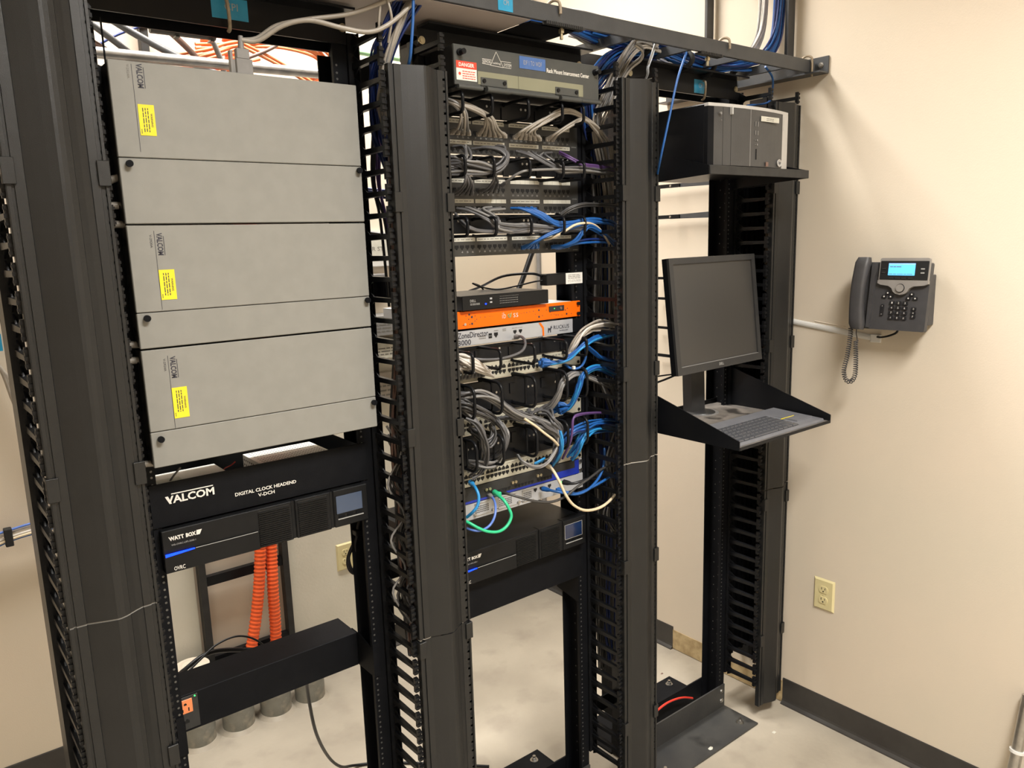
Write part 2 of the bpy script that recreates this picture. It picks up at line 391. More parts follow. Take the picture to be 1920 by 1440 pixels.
# ------------------------------------------------------------------ vertical cable managers
CP = [(0,.016),(0,.001),(.002,0),(.008,0),(.0085,.0028),(.0125,.0028),(.0130,0),(.0285,-.0005),(.0295,.0012),(.042,-.0040),(.062,-.0115),(.073,-.0150),
      (.0765,-.0162),(.082,-.0164),(.090,-.0135),(.0995,-.0085),(.1005,-.0070),(.112,.0005),(.1245,.0072),(.1255,.0062),(.139,.0068),(.1398,.0095),(.1465,.0095),(.1472,.0070),(.152,.0070),(.152,.018)]
ML = ['black vertical cable manager nearest the camera at the left edge', 'black vertical cable manager between the grey cabinets and the patch panels',
      'black vertical cable manager between the patch panels and the monitor rack', 'black vertical cable manager against the right wall beside the monitor rack']
FT = []  # finger counts
def finger_mesh(x, y0, z):
    m = MB()
    # tapered arm, gusset at the root, T shaped tip
    a = .0060; b = .0048
    vs = [(x-a, y0, z-.0075),(x+a, y0, z-.0075),(x+a, y0, z+.0055),(x-a, y0, z+.0055),
          (x-b, y0-.112, z-.0050),(x+b, y0-.112, z-.0050),(x+b, y0-.112, z+.0045),(x-b, y0-.112, z+.0045)]
    m.add(vs, [(0,1,5,4),(1,2,6,5),(2,3,7,6),(3,0,4,7),(4,5,6,7),(3,2,1,0)])
    m.box(x-.0045, x+.0045, y0-.119, y0-.110, z-.0185, z+.0185)
    for q in (-.0125, .0125): m.box(x-.0060, x+.0060, y0-.1215, y0-.1175, z+q-.0025, z+q+.0025)
    m.box(x-.0060, x+.0060, y0-.122, y0-.114, z-.0035, z+.0035)
    m.prism([(0,-.0215),(0,-.004),(-.028,-.004)], (x-.0015, y0, z), Y_, Z_, X_, .003)
    m.prism([(0,.0215),(0,.004),(-.028,.004)], (x-.0015, y0, z), Y_, Z_, X_, .003)
    return m
def manager(i):
    Xg = .70*i-.0167-.184
    c = -.1185+.70*i+.0125 if i else -.1155
    cx = {0:-.184, 1:.523, 2:1.223, 3:1.925}[i]
    t = thing('vertical_cable_manager', ML[i], 'cable manager', (Xg+.092, -.03, 0), 'vertical cable managers')
    z0, z1 = .14, 2.205
    for s, xf in ((0, Xg+.002), (1, Xg+.182)):
        d = 1 if s == 0 else -1
        f = MB(); f.box(xf, xf+d*.0245, -.004, .004, z0, z1); f.box(xf, xf+d*.003, .004, .07, z0, z1); f.box(xf+d*.0215, xf+d*.0245, -.012, -.004, z0, z1)
        obj('finger_rail', f, 'finger', t)
        px = xf+d*.014
        src = None; o0 = origin(t)
        for k in range(45):
            z = .151+k*.0462
            if src is None:
                src = obj('finger', finger_mesh(px, -.004, z), 'finger', t); zz = z
            else: share(src, 'finger', t, (0, 0, z-zz))
    for zc in (.2, .9, 1.62, 2.12):
        obj('cross_strap', MB().box(Xg+.002, Xg+.182, .064, .070, zc, zc+.05), 'black', t)
    if i == 3:
        b = MB(); b.box(Xg+.026, Xg+.180, .010, .013, .20, 2.15)
        for q in (.045, .075, .105, .135): b.box(Xg+q, Xg+q+.010, .000, .010, .20, 2.15)
        obj('back_plate', b, 'black', t)
        h = MB(); z = .24
        while z < 2.12:
            h.box(Xg+.0585, Xg+.0665, .0085, .0099, z, z+.022); h.box(Xg+.119, Xg+.127, .0085, .0099, z+.02, z+.042); z += .089
        obj('slots', h, 'hole', t, kind='stuff')
        h = MB(); z = .26
        while z < 2.12: h.box(Xg+.092, Xg+.096, .0082, .0099, z, z+.005); z += .0445
        obj('small_slots', h, 'steel', t, kind='stuff')
    if i == 2:
        b = MB(); b.box(Xg+.1795, Xg+.182, .0705, .121, .15, 2.10)
        obj('side_panel', b, 'black', t)
        h = MB(); z = .18
        while z < 2.08:
            h.box(Xg+.1790, Xg+.1794, .082, .088, z, z+.012).box(Xg+.1790, Xg+.1794, .103, .108, z+.02, z+.026); z += .0462
        obj('slots', h, 'hole', t, kind='stuff')
    ztop = {0:2.16, 1:2.122, 2:2.163, 3:2.160}[i]; zj = {0:1.102, 1:.822, 2:1.112, 3:.874}[i]
    yf = -.135
    for k, (a, b) in enumerate(((zj+.0015, ztop), (.052, zj-.0015))):
        pr = [(cx+p[0], yf+p[1]) for p in CP]
        obj('door', MB().strip(pr, a, b, .0022), 'cover', t)
    # joiner strip in the gap
    if i in (0, 2):
        pr = [(cx+p[0], yf+p[1]+.0018) for p in CP[2:-2]]
        obj('door_joint', MB().strip(pr, zj-.0016, zj+.0016, .002), 'palegrey' if i == 0 else 'whiteplastic', t)
    # hinge clips at both edges
    for zc in {0:(1.884, 1.356, .786, .27), 1:(1.84, 1.319, .797, .28), 2:(1.868, 1.374, .799, .274), 3:(1.897, 1.379, .822, .31)}[i]:
        for s in (0, 1):
            x0 = cx-.0035 if s == 0 else cx+.136; x1 = x0+.0195
            m = MB(); yq = yf+(.007 if s else 0); m.box(x0, x1, yq-.0045, yq-.001, zc-.021, zc+.021, .0008)
            m.box(x0 if s == 0 else x1-.003, x0+.003 if s == 0 else x1, yq-.001, yq+.022, zc-.021, zc+.021)
            obj('hinge_clip', m, 'cover', t)
    return t
mgr = [manager(i) for i in range(4)]
# scuffs on the doors are paint wear

# ------------------------------------------------------------------ overhead cable runway
t = thing('cable_runway', 'dark grey ladder cable runway running over all the racks to the right wall', 'cable tray', (.4, -.01, 2.25))
XR0 = -1.6
obj('side_rail', MB().box(XR0, 2.075, -.170, -.160, 2.252, 2.291, .001), 'tray', t)
obj('side_rail', MB().box(XR0, 2.075, .135, .145, 2.252, 2.291, .001), 'tray', t)
for k in range(16):
    x = XR0+.10+.2286*k
    if x < 2.05: obj('rung', MB().box(x, x+.0125, -.160, .135, 2.256, 2.281), 'tray', t)
sticker_cpi(t, (.79, -.1705, 2.2555), wd=.042, ht=.03)
for (xa, xb, lab) in ((.93, 1.055, ''), (1.50, 1.60, '')):
    f = MB(); f.box(xa, xb, -.172, -.150, 2.247, 2.252)
    for q in range(int((xb-xa)/.006)): f.box(xa+q*.006, xa+q*.006+.003, -.1735, -.172, 2.246, 2.2535)
    obj('clamp_plate', f, 'greydark', t)
    g = MB(); g.cyl(((xa+xb)/2, -.155, 2.247), ((xa+xb)/2, -.155, 2.222), .004, 10); g.cyl(((xa+xb)/2, -.155, 2.244), ((xa+xb)/2, -.155, 2.236), .0075, 6, sm=False)
    obj('clamp_bolt', g, 'brass', t)
obj('liner_sheet', MB().box(-.9, .895, -.158, .132, 2.2515, 2.2545), 'pan', t)  # matte brown-grey sheet spanning the space between the runway rails
obj('splice_sheet', MB().box(.895, 1.040, -.158, .132, 2.247, 2.2505), 'blackgloss', t)
for (x, zb, lab) in ((.965, 2.235, 'yellow zinc J-bolt over the runway rail above the middle rack'), (1.617, 2.25, 'yellow zinc J-bolt over the runway rail above the right rack'), (2.048, 2.235, 'yellow zinc J-bolt over the runway rail at the wall')):
    jhook(lab, [(x-.010, -.145, 2.285), (x-.008, -.152, 2.298), (x-.002, -.163, 2.303), (x+.004, -.174, 2.298), (x+.007, -.1755, 2.284), (x+.007, -.1755, 2.272 if zb > 2.24 or x < 1.5 else 2.240)])
# angle carrying the runway on the right wall
t = thing('wall_support_angle', 'dark steel angle bracket on the right wall under the runway end', 'bracket', (2.07, 0, 2.24))
obj('angle', MB().box(2.035, 2.088, -.215, .45, 2.246, 2.2505).box(2.0835, 2.0885, -.215, .45, 2.2505, 2.300), 'tray', t)
for y in (-.19, .2, .4): obj('bolt', bolt(MB(), (2.0835, y, 2.275), (-1,0,0)), 'steel', t)
obj('clip', MB().box(1.915, 1.955, .118, .134, 2.250, 2.285), 'whiteplastic', t)
# vertical runway up the right wall
t = thing('wall_cable_runway', 'dark grey vertical ladder runway on the right wall above the racks', 'cable tray', (2.05, .07, 2.3))
obj('side_rail', MB().box(2.040, 2.078, -.095, -.083, 2.292, CEIL-.003, .001), 'tray', t)
obj('side_rail', MB().box(2.040, 2.078, .227, .239, 2.292, CEIL-.003, .001), 'tray', t)
for z in (2.62, 2.85): obj('rung', MB().box(2.047, 2.072, -.083, .227, z, z+.0125), 'tray', t)
# small ladder leaning at the back wall behind the left rack
t = thing('back_wall_ladder_runway', 'dark steel ladder runway upright on the back wall behind the orange tubes', 'cable tray', (.57, 1.2, .2))
obj('side_rail', MB().box(.393, .418, 1.185, 1.2205, .20, 2.6, .001), 'greydark', t)
obj('side_rail', MB().box(.707, .732, 1.185, 1.2205, .20, 2.6, .001), 'greydark', t)
for k in range(7):
    z = .222+.315*k
    obj('rung', MB().box(.418, .707, 1.19, 1.213, z, z+.036), 'blackgloss', t)

# ------------------------------------------------------------------ left rack: three grey cabinets
def knob(parent, x, y, z, r=.0062):
    k = MB(); k.cyl((x, y, z), (x, y-.004, z), r*.7, 10, sm=False); k.cyl((x, y-.004, z), (x, y-.010, z), r, 14); k.box(x-r*.75, x+r*.75, y-.0105, y-.0098, z-.0007, z+.0007)
    return obj('thumb_screw', k, 'black', parent)
GB = [(1.802, 2.086, 1.919, 1.908, (2.083, 2.041), (2.081, 1.930), (2.013, 1.959), 'tallest of the three grey metal cabinets, at the top of the left rack', 'V-2924A'),
      (1.572, 1.7985, 1.639, 1.629, (1.785, 1.744), (1.789, 1.643), (1.717, 1.661), 'middle one of the three grey metal cabinets in the left rack', 'V-2920A'),
      (1.341, 1.5685, 1.411, 1.397, (1.553, 1.511), (1.555, 1.411), (1.492, 1.432), 'lowest of the three grey metal cabinets, just above the open black chassis', 'V-2924A')]
def down_text(body, x, ztop, zbot, ht, m, parent, y, bold=0):   # reads downwards
    return text(body, (x, y, ztop), ztop-zbot, ht, m, parent, r=-Z_, u=X_, bold=bold)
for k, (z0, z1, zs, zk, lg, ln, st, lab, mod) in enumerate(GB):
    t = thing('grey_cabinet', lab, 'cabinet', (.244, 0, z0), 'grey metal cabinets in the left rack')
    yf = -.06
    obj('chassis', MB().box(.006, .482, -.052, .115, z0+.002, z1-.002), 'greydark', t)
    obj('upper_cover', MB().box(.003, .4865, yf, -.050, zs+.0007, z1, .0012), 'grey', t)
    obj('lower_cover', MB().box(.003, .4865, yf, -.050, z0, zs-.0007, .0012), 'grey', t)
    e = MB(); e.box(.0, .003, -.001, .002, z0, z1).box(-.0165, .003, -.003, -.0005, z0+.004, z1-.004)
    for q in range(3):
        zz = z0+.03+q*(z1-z0-.06)/2; e.cyl((.0045, -.02, zz), (.0025, -.02, zz), .008, 10)
    obj('mounting_ear', e, 'black', t)
    knob(t, .019, yf, zk); knob(t, .4785, yf, zk+.002)
    down_text('VALCOM', .052 if k else .049, lg[0], lg[1], .0105, 'ink', t, yf-.0004, .03)
    q = MB(); q.box(.0485 if k else .0415, .0491 if k else .0421, yf-.0006, yf-.0001, ln[1], ln[0])
    q.box(.0640 if k else .0610, .0649 if k else .0619, yf-.0006, yf-.0001, lg[1], lg[0]-.006)
    obj('printed_line', q, 'ink', t)
    down_text(mod, .040 if k else .033, lg[0]-.003, lg[0]-.027, .0042, 'inkfaint' if k == 0 else 'ink', t, yf-.0004)
    x0 = .0495; x1 = .0775
    if k == 0: x0, x1 = .0450, .0725
    s = obj('warning_sticker', MB().box(x0, x1, yf-.0007, yf-.0001, st[1], st[0]), 'yellow', t)
    down_text('WARNING', x1-.0075, (st[0]+st[1])/2+.012, (st[0]+st[1])/2-.012, .0035, 'ink', s, yf-.0009, .02)
    fp = MB(); fine_print(fp, (x0+.006, yf-.0009, st[0]-.006), .042, x1-x0-.015, 3, r=-Z_, u=X_)
    fine_print(fp, (x0+.0015, yf-.0009, st[1]+.011), .008, .003, 1, r=-Z_, u=X_, words=2); obj('fine_print', fp, 'ink', s)
# connector on top of the tallest cabinet
t = thing('ribbon_connector', 'pale grey ribbon connector standing on top of the tallest grey cabinet', 'connector', (.243, -.045, 2.086))
m = MB(); m.box(.236, .268, -.052, -.036, 2.086, 2.115, .001).box(.238, .263, -.051, -.037, 2.115, 2.134, .001); obj('hood', m, 'c_lgray', t)
m = MB(); m.box(.2245, .2295, -.052, -.040, 2.0865, 2.128).box(.2305, .2335, -.050, -.042, 2.0865, 2.112); obj('latch', m, 'c_lgray', t)
obj('cable_boot', MB().cyl((.2500, -.044, 2.134), (.2510, -.044, 2.158), .0062, 10, .0046), 'c_lgray', t)

# ---- open black chassis with two power supplies
t = thing('open_rack_chassis', 'open black rack chassis with white clock headend lettering below the grey cabinets', 'rack chassis', (.241, 0, 1.202))
m = MB(); m.box(0, .4826, -.003, 0, 1.202, 1.2925, .0006); obj('front_panel', m, 'black', t)
m = MB(); m.box(.017, .0185, 0, .24, 1.204, 1.291).box(.464, .4655, 0, .24, 1.204, 1.291).box(.017, .4655, 0, .24, 1.203, 1.2045).box(.017, .4655, .24, .2415, 1.204, 1.291); obj('tray', m, 'blackgloss', t)
text('VALCOM', (.0285, -.0036, 1.2475), .0975, .0165, 'white', t, bold=.03)
q = MB(); q.box(.0410, .1245, -.0037, -.0031, 1.2665, 1.2685); q.add([(.0285,-.0037,1.264),(.0345,-.0037,1.264),(.0405,-.0037,1.2475),(.0375,-.0037,1.2475)], [(0,1,2,3)]); obj('logo_bar', q, 'white', t)
text('DIGITAL CLOCK HEADEND', (.168, -.0036, 1.2325), .137, .0078, 'white', t, bold=.02)
text('V-DCH', (.217, -.0036, 1.2205), .037, .0078, 'white', t, bold=.02)
p = thing('power_supply', 'flat pale power supply with a white label lying in the open black chassis', 'power supply', (.09, .06, 1.205))
obj('case', MB().box(.020, .165, .012, .108, 1.206, 1.283, .001), 'whiteplastic', p)
obj('label', MB().box(.028, .075, .018, .060, 1.283, 1.2836), 'label', p)
p = thing('power_supply', 'pale perforated power supply box at the right of the open black chassis', 'power supply', (.32, .09, 1.205))
obj('case', MB().box(.240, .405, .030, .140, 1.206, 1.283, .0008), 'whiteplastic', p)
h = MB()
for a in range(22):
    for b in range(9):
        if 3 < b < 5: continue
        h.box(.250+a*.0068, .2545+a*.0068, .037+b*.0115, .0395+b*.0115, 1.283, 1.2833)
for a in range(9):
    for b in range(6): h.box(.2396, .2400, .037+a*.0115, .041+a*.0115, 1.215+b*.011, 1.219+b*.011)
obj('vent_slots', h, 'vent', p, kind='stuff')
tag(obj('red_wire', MB().tube(smooth_path([(.168,.08,1.262),(.176,.075,1.276),(.186,.062,1.284),(.196,.06,1.291)]), .0014, 6), 'c_red', loc=(.168,.08,1.262)), 'short red wire loop between the two pale power supplies', 'wire')
tag(obj('grey_wire', MB().tube(smooth_path([(.044,.055,1.262),(.056,.035,1.290),(.070,.020,1.312)]), .0022, 6), 'c_lgray', loc=(.044,.055,1.262)), 'short grey cord rising over the white power supply label', 'wire')

# ---- battery backup units
def ups(X, yf, z0, z1, label, lcd, fullname):
    t = thing('battery_backup', label, 'battery backup', (X+.241, 0, z0), 'black rack battery backups')
    H = z1-z0
    obj('case', MB().box(X+.020, X+.463, .0, .43, z0+.001, z1-.001), 'dark', t)
    e = MB(); e.box(X+.0, X+.018, -.003, 0, z0, z1).box(X+.465, X+.4826, -.003, 0, z0, z1); obj('mounting_ear', e, 'black', t)
    f = MB(); f.box(X+.010, X+.283, yf, -.0005, z0+.001, z1, .0015); f.box(X+.010, X+.205, yf-.0035, yf, z0+.001, z0+H*.46, .001); f.box(X+.291, X+.375, yf, -.0005, z0+.001, z1, .0015); f.box(X+.383, X+.470, yf, -.0005, z0+.001, z1, .002)
    f.box(X+.283, X+.291, yf+.004, -.0005, z0+.002, z1-.001).box(X+.375, X+.383, yf+.004, -.0005, z0+.002, z1-.001)
    fo = obj('front_bezel', f, 'dark', t)
    for (a, b) in ((X+.207, X+.277), (X+.297, X+.366)):
        n = 17
        g = MB(); g.box(a, b, yf-.0004, yf-.0001, z0+.004, z1-.004); obj('vent_cavity', g, 'vent', t)
        src = None
        for k in range(n):
            z = z0+.005+k*(H-.010)/n
            if src is None: src = obj('vent_louvre', MB().box(a, b, yf-.0030, yf-.0004, z, z+.0019), 'dark', t); zz = z
            else: share(src, 'vent_louvre', t, (0, 0, z-zz))
    s = obj('display', MB().box(X+.389, X+.4545, yf-.0012, yf-.0002, z1-.056, z1-.014), lcd, t)
    q = MB(); q.box(X+.387, X+.4565, yf-.0010, yf-.0001, z1-.0575, z1-.056).box(X+.387, X+.4565, yf-.0010, yf-.0001, z1-.014, z1-.0132).box(X+.387, X+.3885, yf-.0010, yf-.0001, z1-.0575, z1-.013).box(X+.455, X+.4565, yf-.0010, yf-.0001, z1-.0575, z1-.013)
    obj('display_frame', q, 'palegrey' if lcd == 'lcd2' else 'dark', t)
    obj('trim_strip', MB().box(X+.391, X+.456, yf-.0020, yf-.0002, z1-.0705, z1-.0685), 'palegrey', t)
    for k in range(3): obj('button', MB().box(X+.393+.022*k, X+.408+.022*k, yf-.0018, yf-.0002, z1-.0665, z1-.0605, .0004), 'black', t)
    text('WATT', (X+.0235, yf-.0004, z1-.0225), .0295, .0088, 'white', t, bold=.05, shear=-.15)
    text('BOX', (X+.056, yf-.0004, z1-.0225), .020, .0088, 'white', t, bold=.05)
    q = MB(); q.add([(X+.0765,yf-.0004,z1-.0225),(X+.0835,yf-.0004,z1-.0225),(X+.0885,yf-.0004,z1-.0125),(X+.0775,yf-.0004,z1-.0125)], [(0,1,2,3)]); obj('logo_flash', q, 'white', t)
    text(fullname, (X+.0265, yf-.0004, z1-.0335), .048, .0036, 'palegrey', t)
    q = MB(); q.box(X+.072, X+.202, yf-.0040, yf-.0034, z0+H*.455, z0+H*.468); obj('trim_line', q, 'palegrey', t)
    q = MB(); q.add([(X+.0125, yf-.0042, z0+H*.40), (X+.070, yf-.0042, z0+H*.445), (X+.070, yf-.0042, z0+H*.475), (X+.0125, yf-.0042, z0+H*.47)], [(0,1,2,3)])
    q.add([(X+.0125, yf-.0035, z0+H*.40), (X+.070, yf-.0035, z0+H*.445), (X+.070, yf-.0035, z0+H*.475), (X+.0125, yf-.0035, z0+H*.47)], [(3,2,1,0)])
    obj('status_light', q, 'ledblue', t)
    text('OVRC', (X+.026, yf-.0040, z0+.0045), .022, .0085, 'white', t, bold=.01)
    return t
ups(0, -.02, 1.109, 1.1985, 'black battery backup with a bright blue light bar in the left rack', 'lcd', 'WB-OVRC-UPS-2000-1')
ups(.70, -.028, .860, .949, 'black battery backup with a dark blue display low in the middle rack', 'lcd2', 'WB-OVRC-UPS-2000-1')

# ---- deep black box at the foot of the left rack
t = thing('power_unit', 'long black power box with an orange socket low in the left rack', 'power unit', (.241, .1, .69))
obj('case', MB().box(.018, .4655, .080, .185, .692, .781, .0012), 'black', t)
for s in (0, 1):
    m = MB(); x = .0165 if s == 0 else .466
    m.prism([(-.001,.692),(.11,.692),(.11,.781),(.06,.781),(-.001,.765)], (x, 0, 0), Y_, Z_, X_, .0018); m.box(0 if s == 0 else .4655, .0165 if s == 0 else .4826, -.003, 0, .692, .781)
    obj('mounting_bracket', m, 'black', t)
obj('socket_plate', MB().box(.020, .0685, .0785, .080, .698, .777, .0005), 'greydark', t)
s = obj('orange_socket', MB().box(.025, .0555, .0765, .0785, .738, .771, .0008), 'outletorange', t)
m = MB(); m.box(.0325, .0350, .0760, .0764, .743, .750).box(.0455, .0480, .0760, .0764, .743, .7515)
m.prism([(-.003,0),(.003,0),(.003,.003),(.0015,.005),(-.0015,.005),(-.003,.003)], (.0402, .0764, .758), X_, Z_, -Y_, .0005); obj('slots', m, 'hole', s)
obj('green_light', MB().cyl((.062, .0783, .773), (.062, .0768, .773), .0016, 10), 'ledgreen', t)
m = MB(); m.prism([(0,0),(.010,0),(.010,.006),(.0075,.006),(.0075,.009),(.0025,.009),(.0025,.006),(0,.006)], (.036, .0785, .714), X_, Z_, -Y_, .0006); obj('network_port', m, 'hole', t)
# ---- black box in the middle rack below the battery backup
t = thing('black_storage_panel', 'plain black box below the battery backup in the middle rack', 'rack panel', (.941, 0, .75))
obj('front_panel', MB().box(.70, 1.1826, -.003, 0, .7475, .852, .0008), 'black', t)
obj('case', MB().box(.7175, 1.165, 0, .20, .7490, .8505), 'dark', t)
for x in (1.1655, .7155): obj('support_bracket', MB().prism([(0,.749),(.10,.749),(.10,.68),(0,.66)], (x, 0, 0), Y_, Z_, X_, .0015), 'black', t)

# ------------------------------------------------------------------ middle rack
R2 = .70
def jack_poly(m, x, z, y, w=.0105, up=False, h=.0095):
    a = w/2; s = -1 if up else 1
    P = [(-a, 0), (-a, s*h*.62), (-a*.55, s*h*.62), (-a*.55, s*h*.82), (-a*.28, s*h*.82), (-a*.28, s*h), (a*.28, s*h), (a*.28, s*h*.82), (a*.55, s*h*.82), (a*.55, s*h*.62), (a, s*h*.62), (a, 0)]
    m.prism([(p[0], -p[1]) for p in P], (x, y, z), X_, Z_, -Y_, .0004)
# fibre enclosure
t = thing('fibre_interconnect_box', 'grey fibre enclosure with red danger sticker at the top of the middle rack', 'fibre enclosure', (.94, 0, 2.1))
obj('case', MB().box(.716, 1.168, -.094, .18, 2.101, 2.190, .0012), 'greydark', t)
f = obj('door', MB().box(.7135, 1.1705, -.101, -.094, 2.103, 2.1905, .0012), 'siemon', t)
m = MB(); m.box(.7, .7155, -.004, 0, 2.1, 2.189).box(1.167, 1.1826, -.004, 0, 2.1, 2.189); obj('mounting_ear', m, 'black', t)
yf = -.1013
obj('window_strip', MB().box(.7785, 1.113, yf-.0005, yf, 2.109, 2.138), 'olive', f)
obj('window_joint', MB().box(.8985, .8991, yf-.0008, yf-.0004, 2.109, 2.138), 'greydark', f)
s = obj('danger_sticker', MB().box(.7185, .7755, yf-.0008, yf, 2.1135, 2.155), 'white', f)
s2 = obj('red_band', MB().box(.7185, .7755, yf-.0011, yf-.0007, 2.1395, 2.155), 'red', s)
text('DANGER', (.7255, yf-.0014, 2.1430), .043, .0085, 'white', s, bold=.03)
fp = MB(); fine_print(fp, (.735, yf-.0011, 2.116), .036, .020, 4); obj('fine_print', fp, 'red', s)
obj('star_mark', MB().cyl((.7275, yf-.0008, 2.1275), (.7275, yf-.0012, 2.1275), .0035, 9), 'red', s)
s = obj('handwritten_label', MB().box(.9035, .9860, yf-.0008, yf, 2.1575, 2.1855), 'lblblue', f)
text('IDF 1 TO WDF', (.916, yf-.0012, 2.1665), .058, .0105, 'palegrey', s)
text('Rack Mount Interconnect Center', (.9900, yf-.0006, 2.1560), .1450, .0105, 'white', f, bold=.025)
q = MB()
def line(q, a, b, w_, y):
    a = Vector((a[0], y, a[1])); b = Vector((b[0], y, b[1])); d = (b-a).normalized(); n = Vector((-d.z, 0, d.x))*w_/2
    q.add([a-n, b-n, b+n, a+n], [(3,2,1,0)])
for a, b in (((.8165,2.1545),(.8340,2.1860)), ((.8340,2.1860),(.8540,2.1540)), ((.8165,2.1545),(.8540,2.1530)), ((.7925,2.1665),(.8200,2.1660)), ((.7925,2.1560),(.8165,2.1553)), ((.8480,2.1665),(.8780,2.1665)), ((.8540,2.1535),(.8780,2.1535))): line(q, a, b, .0010, yf-.0006)
obj('triangle_emblem', q, 'white', f)
text('SIEMON', (.7930, yf-.0006, 2.1575), .024, .0070, 'white', f); text('cabling', (.8225, yf-.0006, 2.1570), .024, .0060, 'white', f); text('SYSTEM', (.8560, yf-.0006, 2.1560), .0225, .0070, 'white', f)
for x in (.731, 1.1575):
    k = MB(); k.cyl((x-.002, -.101, 2.173), (x-.002, -.106, 2.173), .0078, 18); k.cyl((x, -.106, 2.173), (x, -.118, 2.173), .0062, 18); k.cyl((x, -.118, 2.173), (x, -.1185, 2.173), .0045, 14)
    obj('knob', k, 'blackgloss', f)
for (a, b) in ((.786, .864), (1.017, 1.097)):
    hh = MB(); hh.box(a, b, yf-.002, yf-.0001, 2.1065, 2.1255, .001); hh.cyl((a+.012, -.1075, 2.0985), (b+.001, -.1075, 2.0985), .0065, 12)
    ho = obj('hinge', hh, 'siemon', f)
    for x in (a+.009, b-.009): obj('screw', MB().cyl((x, yf-.002, 2.1175), (x, yf-.0045, 2.1175), .0048, 12), 'blackgloss', ho)
for (a, b) in ((.7175, .786), (.866, 1.020), (1.100, 1.168)): obj('hinge_rod', MB().cyl((a, -.1075, 2.0985), (b, -.1075, 2.0985), .0050, 12), 'siemon', t)
obj('bottom_lip', MB().box(.716, 1.168, -.098, 0, 2.098, 2.101), 'blackgloss', t)

RINGX = [.733, .818, .929, 1.040, 1.114]
def ring_path(x, y0, y1, z0, z1, c):
    P = []
    for (yy, zz, a) in ((y0-c, z0+c, 270), (y1+c, z0+c, 180)):
        pass
    pts = [(y0, z1-.002), (y0-.01, z1)]
    for k in range(5):
        t = math.pi/2*k/4; pts.append((y1+c-c*math.sin(t), z1-c+c*math.cos(t)))
    for k in range(5):
        t = math.pi/2*k/4; pts.append((y1+c-c*math.cos(t), z0+c-c*math.sin(t)))
    pts += [(y0-.01, z0), (y0, z0+.002)]
    return [(x, p[0], p[1]) for p in pts]
HM = [(2.045, 2.090, 2.052, 2.096, 'black horizontal cable manager with rings just below the fibre enclosure'),
      (1.905, 1.949, 1.917, 1.961, 'black horizontal cable manager with rings between the two upper patch panels'),
      (1.765, 1.808, 1.772, 1.818, 'black horizontal cable manager with rings full of blue cords above the lowest patch panel'),
      (1.436, 1.485, 1.443, 1.487, 'black horizontal cable manager with rings just below the silver wireless controller'),
      (1.320, 1.402, 1.305, 1.393, 'black two-unit horizontal cable manager with an empty middle ring below the first beige switch'),
      (1.186, 1.264, 1.166, 1.254, 'lowest black horizontal cable manager with rings above the blue-striped switch')]
for (rz0, rz1, pz0, pz1, lab) in HM:
    t = thing('horizontal_cable_manager', lab, 'cable manager', (.941, 0, pz0), 'horizontal cable managers')
    m = MB(); m.box(R2, R2+.4826, -.003, 0, pz0, pz1, .0005).box(R2+.02, R2+.46, -.010, -.003, pz1-.004, pz1-.001)
    obj('panel', m, 'blackgloss', t)
    src = None
    for x in RINGX:
        if src is None:
            m = MB(); m.tube(ring_path(x, -.004, -.102, rz0, rz1, .012 if rz1-rz0 < .06 else .022), .0040, 8); m.box(x-.009, x+.009, -.006, -.003, (rz0+rz1)/2-.014, (rz0+rz1)/2+.014)
            m.tube(ring_path(x, -.004, -.060, rz0+.004, rz1-.004, .010), .0028, 6) if rz1-rz0 > .06 else None
            src = obj('ring', m, 'blackgloss', t)
        else: share(src, 'ring', t, (x-RINGX[0], 0, 0))
    m = MB()
    for x in (.775, .790, .875, .890, .985, 1.0, 1.085): m.cyl((x, -.003, (pz0+pz1)/2+.008), (x, -.0045, (pz0+pz1)/2+.008), .0032, 8)
    obj('screws', m, 'steel', t, kind='stuff')

# patch panels: groups of six ports
def colx(k): return [.735, .837, .951, 1.063][k//6] + (k % 6)*.0163 - (0 if k//6 else .001)
def patch(label, z0, z1, rows, labs, nums, txt):
    t = thing('patch_bay', label, 'patch panel', (.941, 0, z0), 'patch panels in the middle rack')
    obj('panel', MB().box(R2, R2+.4826, -.004, 0, z0, z1, .0006), 'panelgrey', t)
    obj('rear_frame', MB().box(R2+.02, R2+.46, 0, .03, z0+.002, z1-.002), 'black', t)
    for r, zj in enumerate(rows):
        j = MB()
        for k in range(24): jack_poly(j, colx(k), zj+.0050, -.0041, .0122, h=.0112)
        obj('port_row', j, 'hole', t, kind='stuff')
        n = MB()
        for k in range(24):
            if 3 <= k: text_into(n, str(nums[r]+k), (colx(k)-.0028, -.0043, zj-.0140), .0055, .0042)
        obj('port_numbers', n, 'palegrey', t)
    for (zl, spec) in labs:
        for g in range(4):
            kind = spec[g]
            x0 = colx(g*6)-.0085; x1 = colx(g*6+5)+.0085
            if kind == '-': continue
            if kind in 'PH':
                if kind == 'H': x0 = x0+.0
                lo = obj('label_strip', MB().box(x0, x1, -.0048, -.0041, zl-.0048, zl+.0048), 'label', t)
                fp = MB(); fine_print(fp, (x0+.004, -.0051, zl-.002), x1-x0-.008, .0045, 1, words=7); obj('fine_print', fp, 'inkfaint', lo)
            else:
                m = MB()
                for q in range(6): m.box(x0+q*(x1-x0)/6+.0003, x0+(q+1)*(x1-x0)/6-.0003, -.0048, -.0041, zl-.0048, zl+.0048)
                obj('label_squares', m, 'label', t)
    text('ortronics', (1.1600, -.0043, txt), .0175, .0032, 'palegrey', t)
    return t
patch('two-row patch panel with beige plugs at the top of the middle rack', 1.966, 2.050, (2.0155, 1.9745), ((2.041, 'PPPP'), (1.992, 'PPPP')), (1, 25), 1.996)
